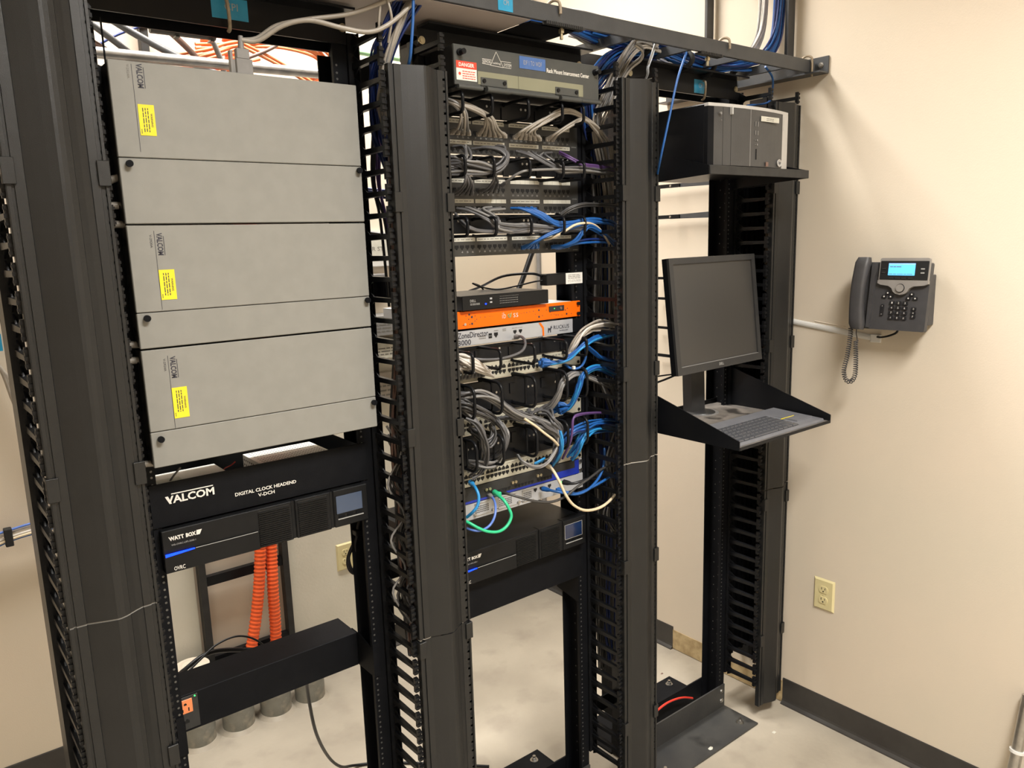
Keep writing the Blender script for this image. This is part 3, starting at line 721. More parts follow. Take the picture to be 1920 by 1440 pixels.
patch('two-row patch panel with open ports 13 to 24 in the middle rack', 1.821, 1.912, (1.8785, 1.834), ((1.9005, 'PPSS'), (1.8515, 'PSPS')), (1, 25), 1.858)
patch('single-row patch panel just above the empty gap in the middle rack', 1.716, 1.768, (1.7385,), ((1.7575, 'PPPP'),), (1,), 1.72)

# small black box lying on the orange one
t = thing('console_switch', 'small black network box with a blue light on top of the orange appliance', 'network box', (.915, .1, 1.5805))
obj('case', MB().box(.766, 1.0530, -.019, .17, 1.5810, 1.6180, .0015), 'dark', t)
text('DELL', (.7900, -.0196, 1.6015), .018, .0065, 'palegrey', t, bold=.01)
q = MB(); fine_print(q, (.7900, -.0196, 1.5935), .030, .006, 2, words=2)
for a in range(12):
    for b in range(3): q.box(.885+a*.0052, .8875+a*.0052, -.0197, -.0191, 1.5925+b*.0058, 1.5937+b*.0058)
q.box(.885, .948, -.0197, -.0191, 1.6105, 1.6108); obj('printed_marks', q, 'palegrey', t, kind='stuff')
m = MB(); m.box(.8520, .8590, -.0205, -.0191, 1.5960, 1.6000).box(.8520, .8590, -.0205, -.0191, 1.6050, 1.6095); obj('usb_port', m, 'silver', t)
obj('blue_light', MB().cyl((.8390, -.019, 1.5945), (.8390, -.0205, 1.5945), .0022, 12), 'ledblue', t)
# orange appliance
t = thing('orange_appliance', 'bright orange one-unit rack appliance with scattered dots', 'network appliance', (.941, 0, 1.534))
f = obj('front_panel', MB().box(R2, R2+.4826, -.006, 0, 1.5345, 1.5785, .0008), 'orange', t)
obj('case', MB().box(R2+.02, R2+.463, 0, .30, 1.536, 1.5775), 'silver', t)
yf = -.0064; rnd = random.Random(3)
q = MB()
for (x, z, r) in ((.795,1.570,.0028),(.803,1.563,.0032),(.785,1.567,.0014),(.793,1.558,.0015),(.796,1.545,.0014),(.803,1.546,.0030),(.775,1.544,.0012),(.813,1.565,.0013),(.818,1.556,.0013),(.812,1.552,.0013),(.830,1.560,.0011),(.845,1.5595,.0012),(.860,1.560,.0008),(.868,1.559,.0007),
    (.965,1.5585,.0008),(.975,1.560,.0010),(.985,1.560,.0013),(.995,1.561,.0010),(1.008,1.562,.0012),(1.015,1.553,.0010),(1.028,1.563,.0028),(1.028,1.545,.0030),(1.040,1.547,.0012),(1.055,1.561,.0014),(1.072,1.547,.0010),(1.068,1.555,.0016),(1.080,1.561,.0012),(1.083,1.5475,.0010),(1.090,1.545,.0014),(1.098,1.5445,.0014),(1.105,1.557,.0012),(1.112,1.543,.0012),(1.095,1.560,.0011),(1.130,1.545,.0030),(1.125,1.556,.0018),(1.133,1.560,.0014),(1.148,1.544,.0012)):
    q.cyl((x, yf+.0006, z), (x, yf-.0002, z), r, 10, sm=False)
obj('dots', q, 'ink', f, kind='stuff')
obj('silver_screw', MB().cyl((.781, yf, 1.546), (.781, yf-.0012, 1.546), .0035, 12), 'steel', f)
text('ib', (.9005, yf-.0003, 1.5510), .0125, .0155, 'label', f, bold=-.01); text('ss', (.9380, yf-.0003, 1.5510), .0165, .0110, 'label', f, bold=-.01)
q = MB(); q.tube([( .925+.0052*math.cos(a), yf-.0004, 1.5565+.0048*math.sin(a)) for a in [i*math.pi/6 for i in range(3, 15)]], .0007, 4); q.tube([(.9205, yf-.0004, 1.5600), (.925, yf-.0004, 1.5535), (.9325, yf-.0004, 1.5640)], .0008, 4); obj('green_check', q, 'c_green', f)
m = MB(); m.box(1.0640, 1.1200, yf-.0015, yf, 1.5555, 1.5705, .0004); s = obj('control_plate', m, 'greydark', f)
obj('power_button', MB().cyl((1.107, yf-.0015, 1.563), (1.107, yf-.0030, 1.563), .0042, 12), 'c_brown', s)
obj('green_light', MB().cyl((1.083, yf-.0015, 1.5635), (1.083, yf-.0022, 1.5635), .0012, 8), 'ledgreen', s)
for z in (1.5710, 1.5425):
    obj('rack_screw', MB().cyl((1.1735, yf, z), (1.1735, yf-.005, z), .0052, 12), 'blackgloss', t)
# silver wireless controller
t = thing('wireless_controller', 'silver wireless controller panel below the orange appliance', 'network appliance', (.941, 0, 1.49))
f = obj('front_panel', MB().box(.7100, 1.1530, -.006, 0, 1.4905, 1.5290, .0008), 'silver', t)
m = MB(); m.box(.71, 1.153, 0, .20, 1.492, 1.527).box(1.153, 1.1826, -.003, 0, 1.4905, 1.529).box(R2, .71, -.003, 0, 1.4905, 1.529); obj('case', m, 'black', t)
text('ZoneDirector', (.7570, yf-.0003, 1.5105), .0960, .0150, 'ink', f, bold=.01); text('3000', (.7570, yf-.0003, 1.4930), .0400, .0140, 'ink', f, bold=.01)
q = MB(); q.prism([(1.0255,1.5285),(1.0330,1.5285),(1.0440,1.5150),(1.0450,1.4915),(1.0390,1.4915),(1.0385,1.5120)], (0, yf-.0001, 0), X_, Z_, -Y_, .0004); obj('orange_arc', q, 'orange', f)
text('RUCKUS', (1.0800, yf-.0003, 1.5055), .0580, .0105, 'ink', f); text('WIRELESS', (1.1010, yf-.0003, 1.4985), .0330, .0033, 'ink', f)
q = MB(); q.prism([(0,0),(.0025,0),(.0030,.006),(.0075,.0065),(.0080,0),(.0105,0),(.0105,.0065),(.0120,.0110),(.0150,.0125),(.0150,.0150),(.0125,.0155),(.0130,.0185),(.0105,.0175),(.0090,.0120),(.0025,.0115),(.0010,.0140),(.0002,.0100)], (1.0590, yf-.0001, 1.4985), X_, Z_, -Y_, .0004); obj('dog_emblem', q, 'ink', f)
q = MB(); q.box(.8540, .8650, yf-.0004, yf, 1.5110, 1.5160).box(.8540, .8650, yf-.0004, yf, 1.5030, 1.5080); q.box(.8515, .8665, yf-.0003, yf, 1.5090, 1.5100)
jack_poly(q, .8780, 1.5165, yf-.0001, .0125, h=.013); jack_poly(q, .9420, 1.5165, yf-.0001, .011, h=.010); jack_poly(q, .9610, 1.5170, yf-.0001, .011, h=.010)
obj('ports', q, 'hole', f)
q = MB(); fine_print(q, (.823, yf-.0004, 1.503), .022, .010, 2, words=3); fine_print(q, (.872, yf-.0004, 1.5195), .014, .004, 1, words=2); fine_print(q, (.9, yf-.0004, 1.517), .012, .008, 2, words=2); fine_print(q, (.932, yf-.0004, 1.521), .036, .003, 1, words=4); obj('printed_marks', q, 'inkfaint', f, kind='stuff')

def beige_switch(label, z0, z1, blocks, depth=.25):
    t = thing('network_switch', label, 'network switch', (.941, 0, z0), 'beige network switches')
    f = obj('front_panel', MB().box(R2+.018, R2+.465, -.0045, 0, z0, z1, .0008), 'beige', t)
    m = MB(); m.box(R2, R2+.0175, -.003, 0, z0, z1).box(R2+.4655, R2+.4826, -.003, 0, z0, z1); obj('mounting_ear', m, 'beige', t)
    obj('case', MB().box(R2+.02, R2+.463, 0, depth, z0+.001, z1-.001), 'beige', t)
    for rr in (0, 1):
        q = MB()
        for b in range(blocks):
            for k in range(6):
                x = R2+.052+b*.0845+k*.0132
                jack_poly(q, x, z0+.0240 if rr else z0+.0200, -.0046, .0118, up=bool(rr), h=.0112)
        obj('port_row', q, 'hole', f, kind='stuff')
    for k in range(3): obj('screw', MB().cyl((R2+.474, -.003, z0+.008+.014*k), (R2+.474, -.0055, z0+.008+.014*k), .0045, 10), 'blackgloss', t) if k != 1 else None
    q = MB()
    for k in range(6): q.box(R2+.375+.011*k, R2+.382+.011*k, -.0050, -.0045, z1-.008, z1-.0055)
    fine_print(q, (R2+.2, -.0049, z1-.006), .12, .003, 1, words=6); obj('printed_marks', q, 'inkfaint', f, kind='stuff')
    return t
beige_switch('beige 48-port switch just below the wireless controller', 1.3955, 1.4395, 4)
beige_switch('beige switch buried in grey cords in the middle of the cord bundles', 1.2560, 1.2985, 4)
beige_switch('beige 48-port switch just above the blue-striped switch', 1.1170, 1.1610, 4)
# dark switch with blue stripe
t = thing('network_switch', 'dark grey switch with a royal blue stripe and a single row of ports', 'network switch', (.941, 0, 1.072))
f = obj('front_panel', MB().box(.7050, 1.1680, -.008, 0, 1.0725, 1.1160, .0008), 'greydark', t)
obj('case', MB().box(R2+.02, R2+.463, 0, .25, 1.0735, 1.1150), 'dark', t)
obj('blue_stripe', MB().box(.7080, 1.1660, -.0088, -.0080, 1.0735, 1.0795), 'navy', f)
obj('blue_field', MB().box(1.0600, 1.1650, -.0088, -.0080, 1.0795, 1.0930), 'navy', f); obj('blue_corner', MB().box(1.1490, 1.1650, -.0088, -.0080, 1.0930, 1.1150), 'navy', f)
q = MB()
for k in range(20):
    if k in (6, 13): continue
    jack_poly(q, .845+k*.0118, 1.0905, -.0081, .0098, h=.009)
jack_poly(q, .752, 1.0895, -.0081, .0098, h=.009); obj('port_row', q, 'hole', f, kind='stuff')
q = MB()
for x in (.825, .837, .915, .926, 1.005, 1.0165): q.cyl((x, -.008, 1.1000), (x, -.0130, 1.1000), .0042, 10); q.cyl((x, -.0130, 1.1000), (x, -.0135, 1.1000), .0020, 8)
obj('gold_connectors', q, 'brass', f)
for k, z in enumerate((1.081, 1.108)):
    obj('rack_screw', MB().cyl((1.1755, -.003, z), (1.1755, -.008, z), .0052, 12), 'steel', t)
obj('mounting_ear', MB().box(1.168, 1.1826, -.003, 0, 1.0725, 1.116), 'silver', t)
# silver router with vents
t = thing('network_router', 'silver router with perforated modules just above the lower battery backup', 'network router', (.941, 0, 1.026))
f = obj('front_panel', MB().box(R2+.010, R2+.4826, -.007, 0, 1.0265, 1.0710, .0008), 'silver', t)
obj('case', MB().box(R2+.02, R2+.463, 0, .33, 1.0275, 1.0700), 'silver', t)
q = MB()
for (x0, x1) in ((.790, .836), (.870, .915), (.955, .985)):
    for a in range(int((x1-x0)/.005)):
        for b in range(4): q.box(x0+a*.005, x0+a*.005+.0028, -.0074, -.0070, 1.041+b*.0052, 1.0438+b*.0052)
obj('vent_holes', q, 'hole', f, kind='stuff')
q = MB(); jack_poly(q, .998, 1.064, -.0071, .012, h=.011); jack_poly(q, 1.051, 1.064, -.0071, .012, h=.011); jack_poly(q, 1.020, 1.064, -.0071, .012, h=.011)
q.box(.84, .868, -.0074, -.007, 1.036, 1.0375).box(.93, .96, -.0074, -.007, 1.036, 1.0375); obj('ports', q, 'hole', f)
q = MB()
for (a, b) in ((.787, .842), (.866, .930), (.950, .992)):
    q.box(a, b, -.0085, -.007, 1.0330, 1.0345).box(a, b, -.0085, -.007, 1.0655, 1.0670).box(a, a+.0015, -.0085, -.007, 1.033, 1.067)
obj('module_frames', q, 'steel', f)
for x in (.785, .846, .935): obj('thumb_screw', MB().cyl((x, -.007, 1.040), (x, -.014, 1.040), .0038, 10), 'steel', f)
obj('green_light', MB().cyl((1.099, -.007, 1.060), (1.099, -.0078, 1.060), .0022, 10), 'ledgreen', f)
# hanging power adapter
t = thing('power_adapter', 'black power adapter with a white label hanging beside the right post', 'power adapter', (1.15, -.03, 1.63))
X0, X1, Yf = 1.060, 1.190, -.028
obj('case', MB().box(1.038, 1.169, -.030, .000, 1.6290, 1.6600, .002), 'dark', t)
s = obj('label', MB().box(1.107, 1.1695, -.0308, -.0300, 1.6295, 1.6595), 'whiteplastic', t)
text('973-874-9438', (1.114, -.0311, 1.6335), .048, .0075, 'palegrey', s); q = MB(); fine_print(q, (1.115, -.0311, 1.643), .046, .013, 3, words=3); obj('fine_print', q, 'inkfaint', s)

# ------------------------------------------------------------------ right rack: shelves, computer, monitor, keyboard
t = thing('rack_shelf', 'black rack shelf carrying the desktop computer', 'shelf', (1.66, -.1, 1.92))
obj('shelf_plate', MB().box(1.425, 1.895, -.268, .18, 1.931, 1.9345), 'blackgloss', t)
obj('front_lip', MB().box(1.418, 1.900, -.272, -.266, 1.912, 1.936, .001), 'greydark', t)
for x in (1.419, 1.895):
    obj('side_plate', MB().prism([(-.268,1.912),(-.268,1.936),(-.15,1.965),(.0,1.975),(.0,1.898),(-.11,1.905)], (x, 0, 0), Y_, Z_, X_, .003), 'blackgloss', t)
    obj('mounting_ear', MB().box(x-.018 if x < 1.6 else x-.006, x+.006 if x < 1.6 else x+.010, -.003, 0, 1.892, 1.98), 'black', t)
t = thing('desktop_computer', 'dark grey desktop tower lying on its side on the upper shelf of the right rack', 'computer', (1.62, -.1, 1.9355))
obj('case', MB().box(1.432, 1.808, -.240, .135, 1.9365, 2.0990, .003), 'blackgloss', t)
# curved front: profile in XY bulging towards -Y
def front_piece(x0, x1, z0, z1, m, name, bul=.020, par=None, top=False, dy=0):
    P = []
    n = 8
    for k in range(n+1):
        x = x0+(x1-x0)*k/n; u = (x-1.432)/(1.810-1.432)
        P.append((x, -.250-bul*math.sin(math.pi*max(0,min(1,u)))**.8-dy))
    P += [(x1, -.238), (x0, -.238)]
    return obj(name, MB().prism(P, (0,0,z0), X_, Y_, Z_, z1-z0), m, par or t)
front_piece(1.452, 1.484, 1.938, 2.091, 'pcgrey', 'front_panel')
front_piece(1.4855, 1.515, 1.938, 2.091, 'pcgrey', 'drive_cover')
front_piece(1.5165, 1.596, 1.938, 2.091, 'pcgrey', 'front_panel')
front_piece(1.5985, 1.772, 1.938, 2.091, 'pcgrey', 'front_panel')
front_piece(1.5962, 1.5984, 1.938, 2.091, 'c_lgray', 'silver_trim_line', dy=.0006)
f = front_piece(1.432, 1.810, 2.0915, 2.1000, 'pclight', 'light_grey_frame', dy=.001)
front_piece(1.7725, 1.812, 1.938, 2.0915, 'pclight', 'light_grey_frame')
front_piece(1.432, 1.4515, 1.938, 2.0915, 'black', 'front_panel')
obj('drive_latch', MB().box(1.511, 1.516, -.272, -.262, 2.072, 2.092, .001), 'pclight', t)
yf = -.2717
s = obj('label', MB().box(1.643, 1.731, yf-.0012, yf, 2.0625, 2.0765), 'label', t)
fp = MB(); fine_print(fp, (1.668, yf-.0014, 2.0645), .036, .009, 2, words=3); obj('fine_print', fp, 'inkfaint', s)
q = MB()
q.box(1.618, 1.6205, yf-.0004, yf, 2.047, 2.060).box(1.629, 1.6315, yf-.0004, yf, 2.047, 2.060).box(1.618, 1.6205, yf-.0004, yf, 2.024, 2.036).box(1.629, 1.6315, yf-.0004, yf, 2.024, 2.036)
for z in (2.010, 1.998): q.cyl((1.628, yf+.0005, z), (1.628, yf-.0006, z), .0026, 10); q.box(1.618, 1.6205, yf-.0004, yf, z-.001, z+.001)
q.cyl((1.470, -.262, 2.073), (1.470, -.2655, 2.073), .0036, 12); q.cyl((1.472, -.262, 2.055), (1.472, -.2652, 2.055), .0012, 8); obj('ports', q, 'c_lgray', t)
obj('card_slot', MB().box(1.6235, 1.6262, yf-.0004, yf+.001, 1.957, 1.986), 'hole', t)
q = MB(); q.tube([(1.750+.0098*math.cos(a), -.2655, 1.9520+.0098*math.sin(a)) for a in [i*math.pi/12 for i in range(24)]], .0013, 6, closed=True); q.cyl((1.750, -.262, 1.952), (1.750, -.2650, 1.952), .0090, 20); lo = obj('round_emblem', q, 'pclight', t)
text('hp', (1.7445, -.2655, 1.9465), .0115, .0120, 'ink', lo, shear=.25, bold=.02)
s = obj('sticker', MB().box(1.672, 1.684, yf-.0006, yf+.001, 1.940, 1.952), 'c_brown', t)
fp = MB(); fine_print(fp, (1.7645, -.2645, 2.083), .038, .0060, 1, r=-Z_, u=X_, words=2); obj('fine_print', fp, 'palegrey', t)

t = thing('keyboard_shelf', 'black cantilever rack shelf with sloping sides under the monitor', 'shelf', (1.665, -.15, 1.165))
obj('shelf_plate', MB().box(1.4305, 1.900, -.374, .055, 1.1635, 1.1665), 'dust', t)
obj('front_lip', MB().box(1.4305, 1.900, -.377, -.374, 1.1600, 1.1850 - .0165, .0), 'blackgloss', t)
for x, k in ((1.428, 0), (1.900, 1)):
    obj('side_plate', MB().prism([(-.376,1.1600),(-.376,1.1860),(-.011,1.297),(.004,1.300),(.055,1.300),(.055,1.1600)], (x, 0, 0), Y_, Z_, X_, .0028), 'blackgloss', t)
    obj('mounting_ear', MB().box(x-.027 if k == 0 else x, x+.003 if k == 0 else x-.0165, -.0045, -.001, 1.165, 1.30), 'blackgloss', t)
obj('back_plate', MB().box(1.4310, 1.8995, .052, .055, 1.1665, 1.182), 'blackgloss', t)
tag(obj('riser_board', MB().box(1.455, 1.835, -.166, .030, 1.1668, 1.1745, .001), 'dust', loc=(1.64, -.07, 1.1668)), 'thin dusty dark board under the monitor foot behind the keyboard', 'board')
# monitor
t = thing('monitor', 'black flat square monitor with an unlit screen on the keyboard shelf', 'monitor', (1.675, -.05, 1.1745))
tilt = math.radians(6.5); ym = math.radians(1.5)
mo = Vector((1.6775, -.128, 1.338)); mr = Vector((math.cos(ym), -math.sin(ym)*-1*0, 0)); mr = Vector((math.cos(ym), math.sin(ym), 0))
mn = Vector((math.sin(ym)*math.cos(tilt), -math.cos(ym)*math.cos(tilt), math.sin(tilt))); mu = mn.cross(mr); mu = mu if mu.z > 0 else -mu
mo = mo
W2, HH = .222, .350
m = MB(); m.obox(mo, mr, mu, mn, -W2, W2, 0, HH, -.022, -.004); m.obox(mo, mr, mu, mn, -.15, .15, .05, HH-.05, -.050, -.022)
m.obox(mo, mr, mu, mn, -.06, .06, .08, .20, -.072, -.050)
obj('housing', m, 'black', t)
m = MB(); b = .0185
m.obox(mo, mr, mu, mn, -W2, W2, 0, .024, -.004, .004); m.obox(mo, mr, mu, mn, -W2, W2, HH-b, HH, -.004, .004)
m.obox(mo, mr, mu, mn, -W2, -W2+b, .024, HH-b, -.004, .004); m.obox(mo, mr, mu, mn, W2-b, W2, .024, HH-b, -.004, .004)
obj('bezel', m, 'monbezel', t)
obj('screen', MB().obox(mo, mr, mu, mn, -W2+b, W2-b, .024, HH-b, -.004, -.0015), 'monscreen', t)
obj('screen_edge', MB().obox(mo, mr, mu, mn, -W2+b+.002, W2-b-.002, .0232, .0250, -.002, .0046), 'monsheen', t)
text('DELL', mo+mr*(-.016)+mu*.0085+mn*.0044, .024, .0080, 'palegrey', t, r=mr, u=mu, bold=.02)
# neck and foot
m = MB()
nb = Vector((1.700, -.010, 1.176)); nt2 = mo + mu*.12 - mn*.05
m.obox((1.700, -.012, 1.176), X_, Vector((-.10, -.04, .99)).normalized(), Vector((0,-1,-.04)).normalized(), -.038, .030, 0, .22, -.022, .014)
obj('neck', m, 'monbezel', t)
obj('foot', MB().cyl((1.695, -.035, 1.1760), (1.695, -.035, 1.1790), .048, 28, .046), 'monbezel', t)
obj('foot_rim', MB().cyl((1.700, -.040, 1.1742), (1.700, -.040, 1.1762), .052, 28), 'c_lgray', t)
def cord(name, label, pts, r, m, cat='cable', group=None, sub=6, n=8):
    o = obj(name, MB().tube(smooth_path(pts, sub), r, n), m, loc=pts[0]); tag(o, label, cat, group); return o
cord('monitor_cable', 'black monitor cable hanging from the back of the monitor', [(1.655,-.066,1.42),(1.67,-.05,1.37),(1.64,-.03,1.33),(1.55,.02,1.29),(1.43,.06,1.272),(1.36,.09,1.27)], .0035, 'rubber')
cord('monitor_power_cable', 'thin black power cord behind the monitor neck', [(1.70,.025,1.30),(1.62,.07,1.295),(1.50,.10,1.290),(1.36,.11,1.282)], .0026, 'rubber')
# keyboard
t = thing('keyboard', 'grey keyboard with light keys on the front of the monitor shelf', 'keyboard', (1.67, -.27, 1.1666))
kx0, kx1, ky0, ky1, kz = 1.450, 1.888, -.362, -.182, 1.1668
m = MB(); vs = [(kx0,ky0,kz),(kx1,ky0,kz),(kx1,ky1,kz),(kx0,ky1,kz),(kx0+.002,ky0+.002,kz+.0075),(kx1-.002,ky0+.002,kz+.0075),(kx1-.002,ky1-.002,kz+.016),(kx0+.002,ky1-.002,kz+.016)]
m.add(vs, [(3,2,1,0),(4,5,6,7),(0,1,5,4),(1,2,6,5),(2,3,7,6),(3,0,4,7)]); obj('base', m, 'keys', t)
slope = (.0085)/(ky1-ky0-.004)
def key(m, x0, x1, y0, y1):
    z0 = kz+.0075+(y0-ky0)*slope; z1 = kz+.0075+(y1-ky0)*slope; g = .0012; c = .0016
    b = [(x0+g,y0+g,z0),(x1-g,y0+g,z0),(x1-g,y1-g,z1),(x0+g,y1-g,z1)]
    tt = [(x0+g+c,y0+g+c,z0+.0038),(x1-g-c,y0+g+c,z0+.0038),(x1-g-c,y1-g-c,z1+.0038),(x0+g+c,y1-g-c,z1+.0038)]
    m.add(b+tt, [(4,5,6,7),(0,1,5,4),(1,2,6,5),(2,3,7,6),(3,0,4,7)])
well = MB(); p = .0200
def wellz(x0, x1, y0, y1):
    z0 = kz+.0078+(y0-ky0)*slope; z1 = kz+.0078+(y1-ky0)*slope
    well.add([(x0,y0,z0),(x1,y0,z0),(x1,y1,z1),(x0,y1,z1)], [(0,1,2,3)])
rows = [[1.25,1.25,1.25,6,1.25,1.25,1.25,1.5],[2.25]+[1]*10+[2.75],[1.75]+[1]*11+[2.25],[1.5]+[1]*12+[1.5],[1]*13+[2]]
wellz(kx0+.010, kx0+.012+15*p, ky0+.008, ky0+.010+6*p); touchpad = MB(); touchpad.box(kx0+.335, kx1-.018, ky0+.03, ky1-.030, kz+.008, kz+.0139)
km = MB()
for r, row in enumerate(rows):
    x = kx0+.011
    for wdt in row: key(km, x, x+wdt*p, ky0+.009+r*p, ky0+.009+(r+1)*p); x += wdt*p
for q in range(15):
    if q not in (1,): key(km, kx0+.011+q*p, kx0+.011+(q+1)*p, ky0+.010+5*p, ky0+.006+6*p)
obj('touchpad', touchpad, 'keys', t); obj('key_well', well, 'black', t); obj('keys', km, 'keycap', t, kind='stuff')
q = MB(); q.box(1.765, 1.835, -.290, -.2885, kz+.0130, kz+.0152); obj('yellow_line', q, 'yellow', t)

# wall bracket arms behind the right rack
for k, (z, dz, tilt_) in enumerate(((1.940, .014, .0), (1.824, .016, .0), (1.588, .010, 0), (1.508, .010, 0), (1.392, .010, 0), (1.280, .012, 0))):
    lab = ['topmost steel bracket arm on the right wall under the computer', 'second steel bracket arm from the top on the right wall', 'third black bracket arm from the top on the right wall beside the monitor', 'fourth black bracket arm from the top on the right wall beside the monitor', 'fifth black bracket arm from the top on the right wall beside the monitor', 'lowest black bracket arm on the right wall beside the monitor'][k]
    t = thing('bracket_arm', lab, 'bracket', (2.06, .3, z), 'bracket arms on the right wall')
    m = MB(); m.prism([(.05,-dz/2-.004),(.36,-dz/2),(.40,-dz/2),(.40,dz/2),(.36,dz/2),(.05,dz/2+.008)] if k < 2 else [(.10,-dz/2),(.47,-dz/2),(.47,dz/2),(.10,dz/2)], (2.052, 0, z), Y_, Z_, X_, .004); m.box(2.056, 2.0895, .16, .19, z-dz/2, z+dz/2)
    obj('arm', m, 'tray' if k < 2 else 'blackgloss', t)
    if k < 2: obj('sliding_end', MB().box(2.047, 2.052, .352, .50, z-.007, z+.007), 'blackgloss', t); obj('bolt', bolt(MB(), (2.047, .395, z), (-1,0,0), .003, .003), 'steel', t)

# ------------------------------------------------------------------ phone on the right wall
t = thing('wall_phone', 'charcoal desk phone with a lit blue display mounted on the right wall', 'phone', (2.05, -.48, 1.55))
# local frame: r = -Y (towards camera right), u = Z tilted, n = -X
PO = Vector((2.018, -.378, 1.449)); pr = Vector((0,-1,0)); pt = math.radians(7); pn = Vector((-math.cos(pt), 0, -math.sin(pt)*-1)).normalized(); pu = Vector((math.sin(pt), 0, math.cos(pt)))
pn = pu.cross(pr); pn = pn if pn.x < 0 else -pn
PO = PO
def pb(a0, a1, b0, b1, c0, c1): return MB().obox(PO, pr, pu, pn, a0, a1, b0, b1, c0, c1)
def prp(poly, c, d): return MB().prism(poly, PO+pn*c, pr, pu, pn, d)
def rrect(a0, a1, b0, b1, r, n=4):
    P = []
    for (cx, cy, s) in ((a1-r, b1-r, 0), (a0+r, b1-r, 90), (a0+r, b0+r, 180), (a1-r, b0+r, 270)):
        for k in range(n+1):
            t_ = math.radians(s+90*k/n); P.append((cx+r*math.cos(t_), cy+r*math.sin(t_)))
    return P
obj('body', prp(rrect(.004, .212, .0, .205, .006), -.018, .018), 'phone', t)
obj('wall_mount', MB().box(2.052, 2.0895, -.585, -.40, 1.465, 1.615, .002), 'phone', t)
obj('display_frame', prp(rrect(.064, .211, .138, .217, .006), .0, .010), 'phonesilver', t)
obj('display_glass', prp(rrect(.067, .209, .152, .208, .002), .0101, .0010), 'hole', t)
d = obj('display', prp(rrect(.092, .171, .165, .201, .001), .0112, .0006), 'screenblue', t)
obj('display_band', prp(rrect(.092, .171, .1965, .201, .0005), .0119, .0003), 'screenblue2', d)
q = MB(); fine_print(q, PO+pr*.096+pu*.188+pn*.0122, .034, .006, 1, r=pr, u=pu, words=2); fine_print(q, PO+pr*.094+pu*.167+pn*.0122, .074, .004, 1, r=pr, u=pu, words=5); obj('fine_print', q, 'inkfaint', d)
q = [( .062,.150),(.062,.141),(.072,.136),(.096,.133),(.106,.127),(.112,.116),(.120,.110),(.133,.107),(.146,.110),(.154,.116),(.160,.127),(.170,.133),(.200,.136),(.212,.141),(.212,.150)]
obj('silver_trim', prp(q, .0, .0105), 'phonesilver', t)
obj('navigation_button', MB().cyl(PO+pr*.133+pu*.127+pn*.0105, PO+pr*.133+pu*.127+pn*.0150, .0115, 20), 'phonesilver', t)
obj('button_ring', MB().tube([PO+pr*(.133+.0122*math.cos(a))+pu*(.127+.0122*math.sin(a))+pn*.0112 for a in [i*math.pi/12 for i in range(24)]], .0012, 6, closed=True), 'dark', t)
for k in range(4): obj('soft_key', prp(rrect(.096+.019*k, .110+.019*k, .155, .1585, .001), .0110, .0016), 'greydark', t)
for k in range(2):
    obj('line_key', prp(rrect(.073, .084, .183-.012*k, .1865-.012*k, .001), .0110, .0016), 'greydark', t); obj('line_key', prp(rrect(.188, .199, .183-.012*k, .1865-.012*k, .001), .0110, .0016), 'palegrey', t)
KT = ['1','2','3','4','5','6','7','8','9','*','0','#']
def pkey(a, b, s, w_=.0155, h_=.0105, wd=.0035):
    k = obj('key', prp(rrect(a-w_/2, a+w_/2, b-h_/2, b+h_/2, .002), -.001, .0045), 'phonekey', t)
    if s: text(s, PO+pr*(a-wd/2)+pu*(b-.0028)+pn*.0037, wd, .0056, 'white', k, r=pr, u=pu)
for k in range(12): pkey(.1105+.0195*(k % 3), .0830-.0150*(k//3), KT[k])
for (a, b) in ((.094,.112),(.084,.101),(.104,.101),(.166,.110),(.157,.098),(.177,.098)): pkey(a, b, None, .013, .0095); 
for (a, b) in ((.084,.101),(.104,.101),(.157,.098),(.177,.098),(.094,.112),(.166,.110)):
    obj('key_mark', MB().cyl(PO+pr*a+pu*b+pn*.0035, PO+pr*a+pu*b+pn*.0039, .0022, 8), 'white', t)
for (b, s) in ((.067,'o'),(.055,'Q'),(.044,'r')): pkey(.176, b, s, .014, .0095, .003)
obj('volume_key', prp(rrect(.0765, .0865, .042, .077, .003), -.001, .004), 'phonekey', t)
text('+', PO+pr*.0800+pu*.0705+pn*.0033, .0032, .0032, 'white', t, r=pr, u=pu); text('-', PO+pr*.0800+pu*.0465+pn*.0033, .0032, .0010, 'white', t, r=pr, u=pu)
# handset: swept rounded bar
hs = MB(); n = 14; prof = []
for k in range(n+1):
    u = k/n; b = -.004+u*.222; bow = math.sin(math.pi*u)
    cn = .020+.014*bow; cr = .022-.005*bow*0; wd_ = .023-.002*bow; th = (.019-.007*bow) if 0 < k < n else .012
    if k in (0, n): wd_ *= .80
    ctr = PO+pr*(.019-.004*bow)+pu*b+pn*cn
    prof.append([ctr+pr*(wd_*math.copysign(abs(math.cos(a))**.6, math.cos(a)))+pn*(th*math.copysign(abs(math.sin(a))**.6, math.sin(a))) for a in [2*math.pi*i/16 for i in range(16)]])
vs = [p for ring in prof for p in ring]; fs = [(i*16+j, i*16+(j+1)%16, (i+1)*16+(j+1)%16, (i+1)*16+j) for i in range(n) for j in range(16)]
hs.add(vs, fs, True); hs.add(prof[0], [tuple(reversed(range(16)))]); hs.add(prof[-1], [tuple(range(16))])
obj('handset', hs, 'phone', t)
obj('cradle', prp([(.040,.004),(.048,.004),(.050,.03),(.052,.05),(.052,.16),(.056,.175),(.056,.20),(.040,.203)], 0, .012), 'phone', t)
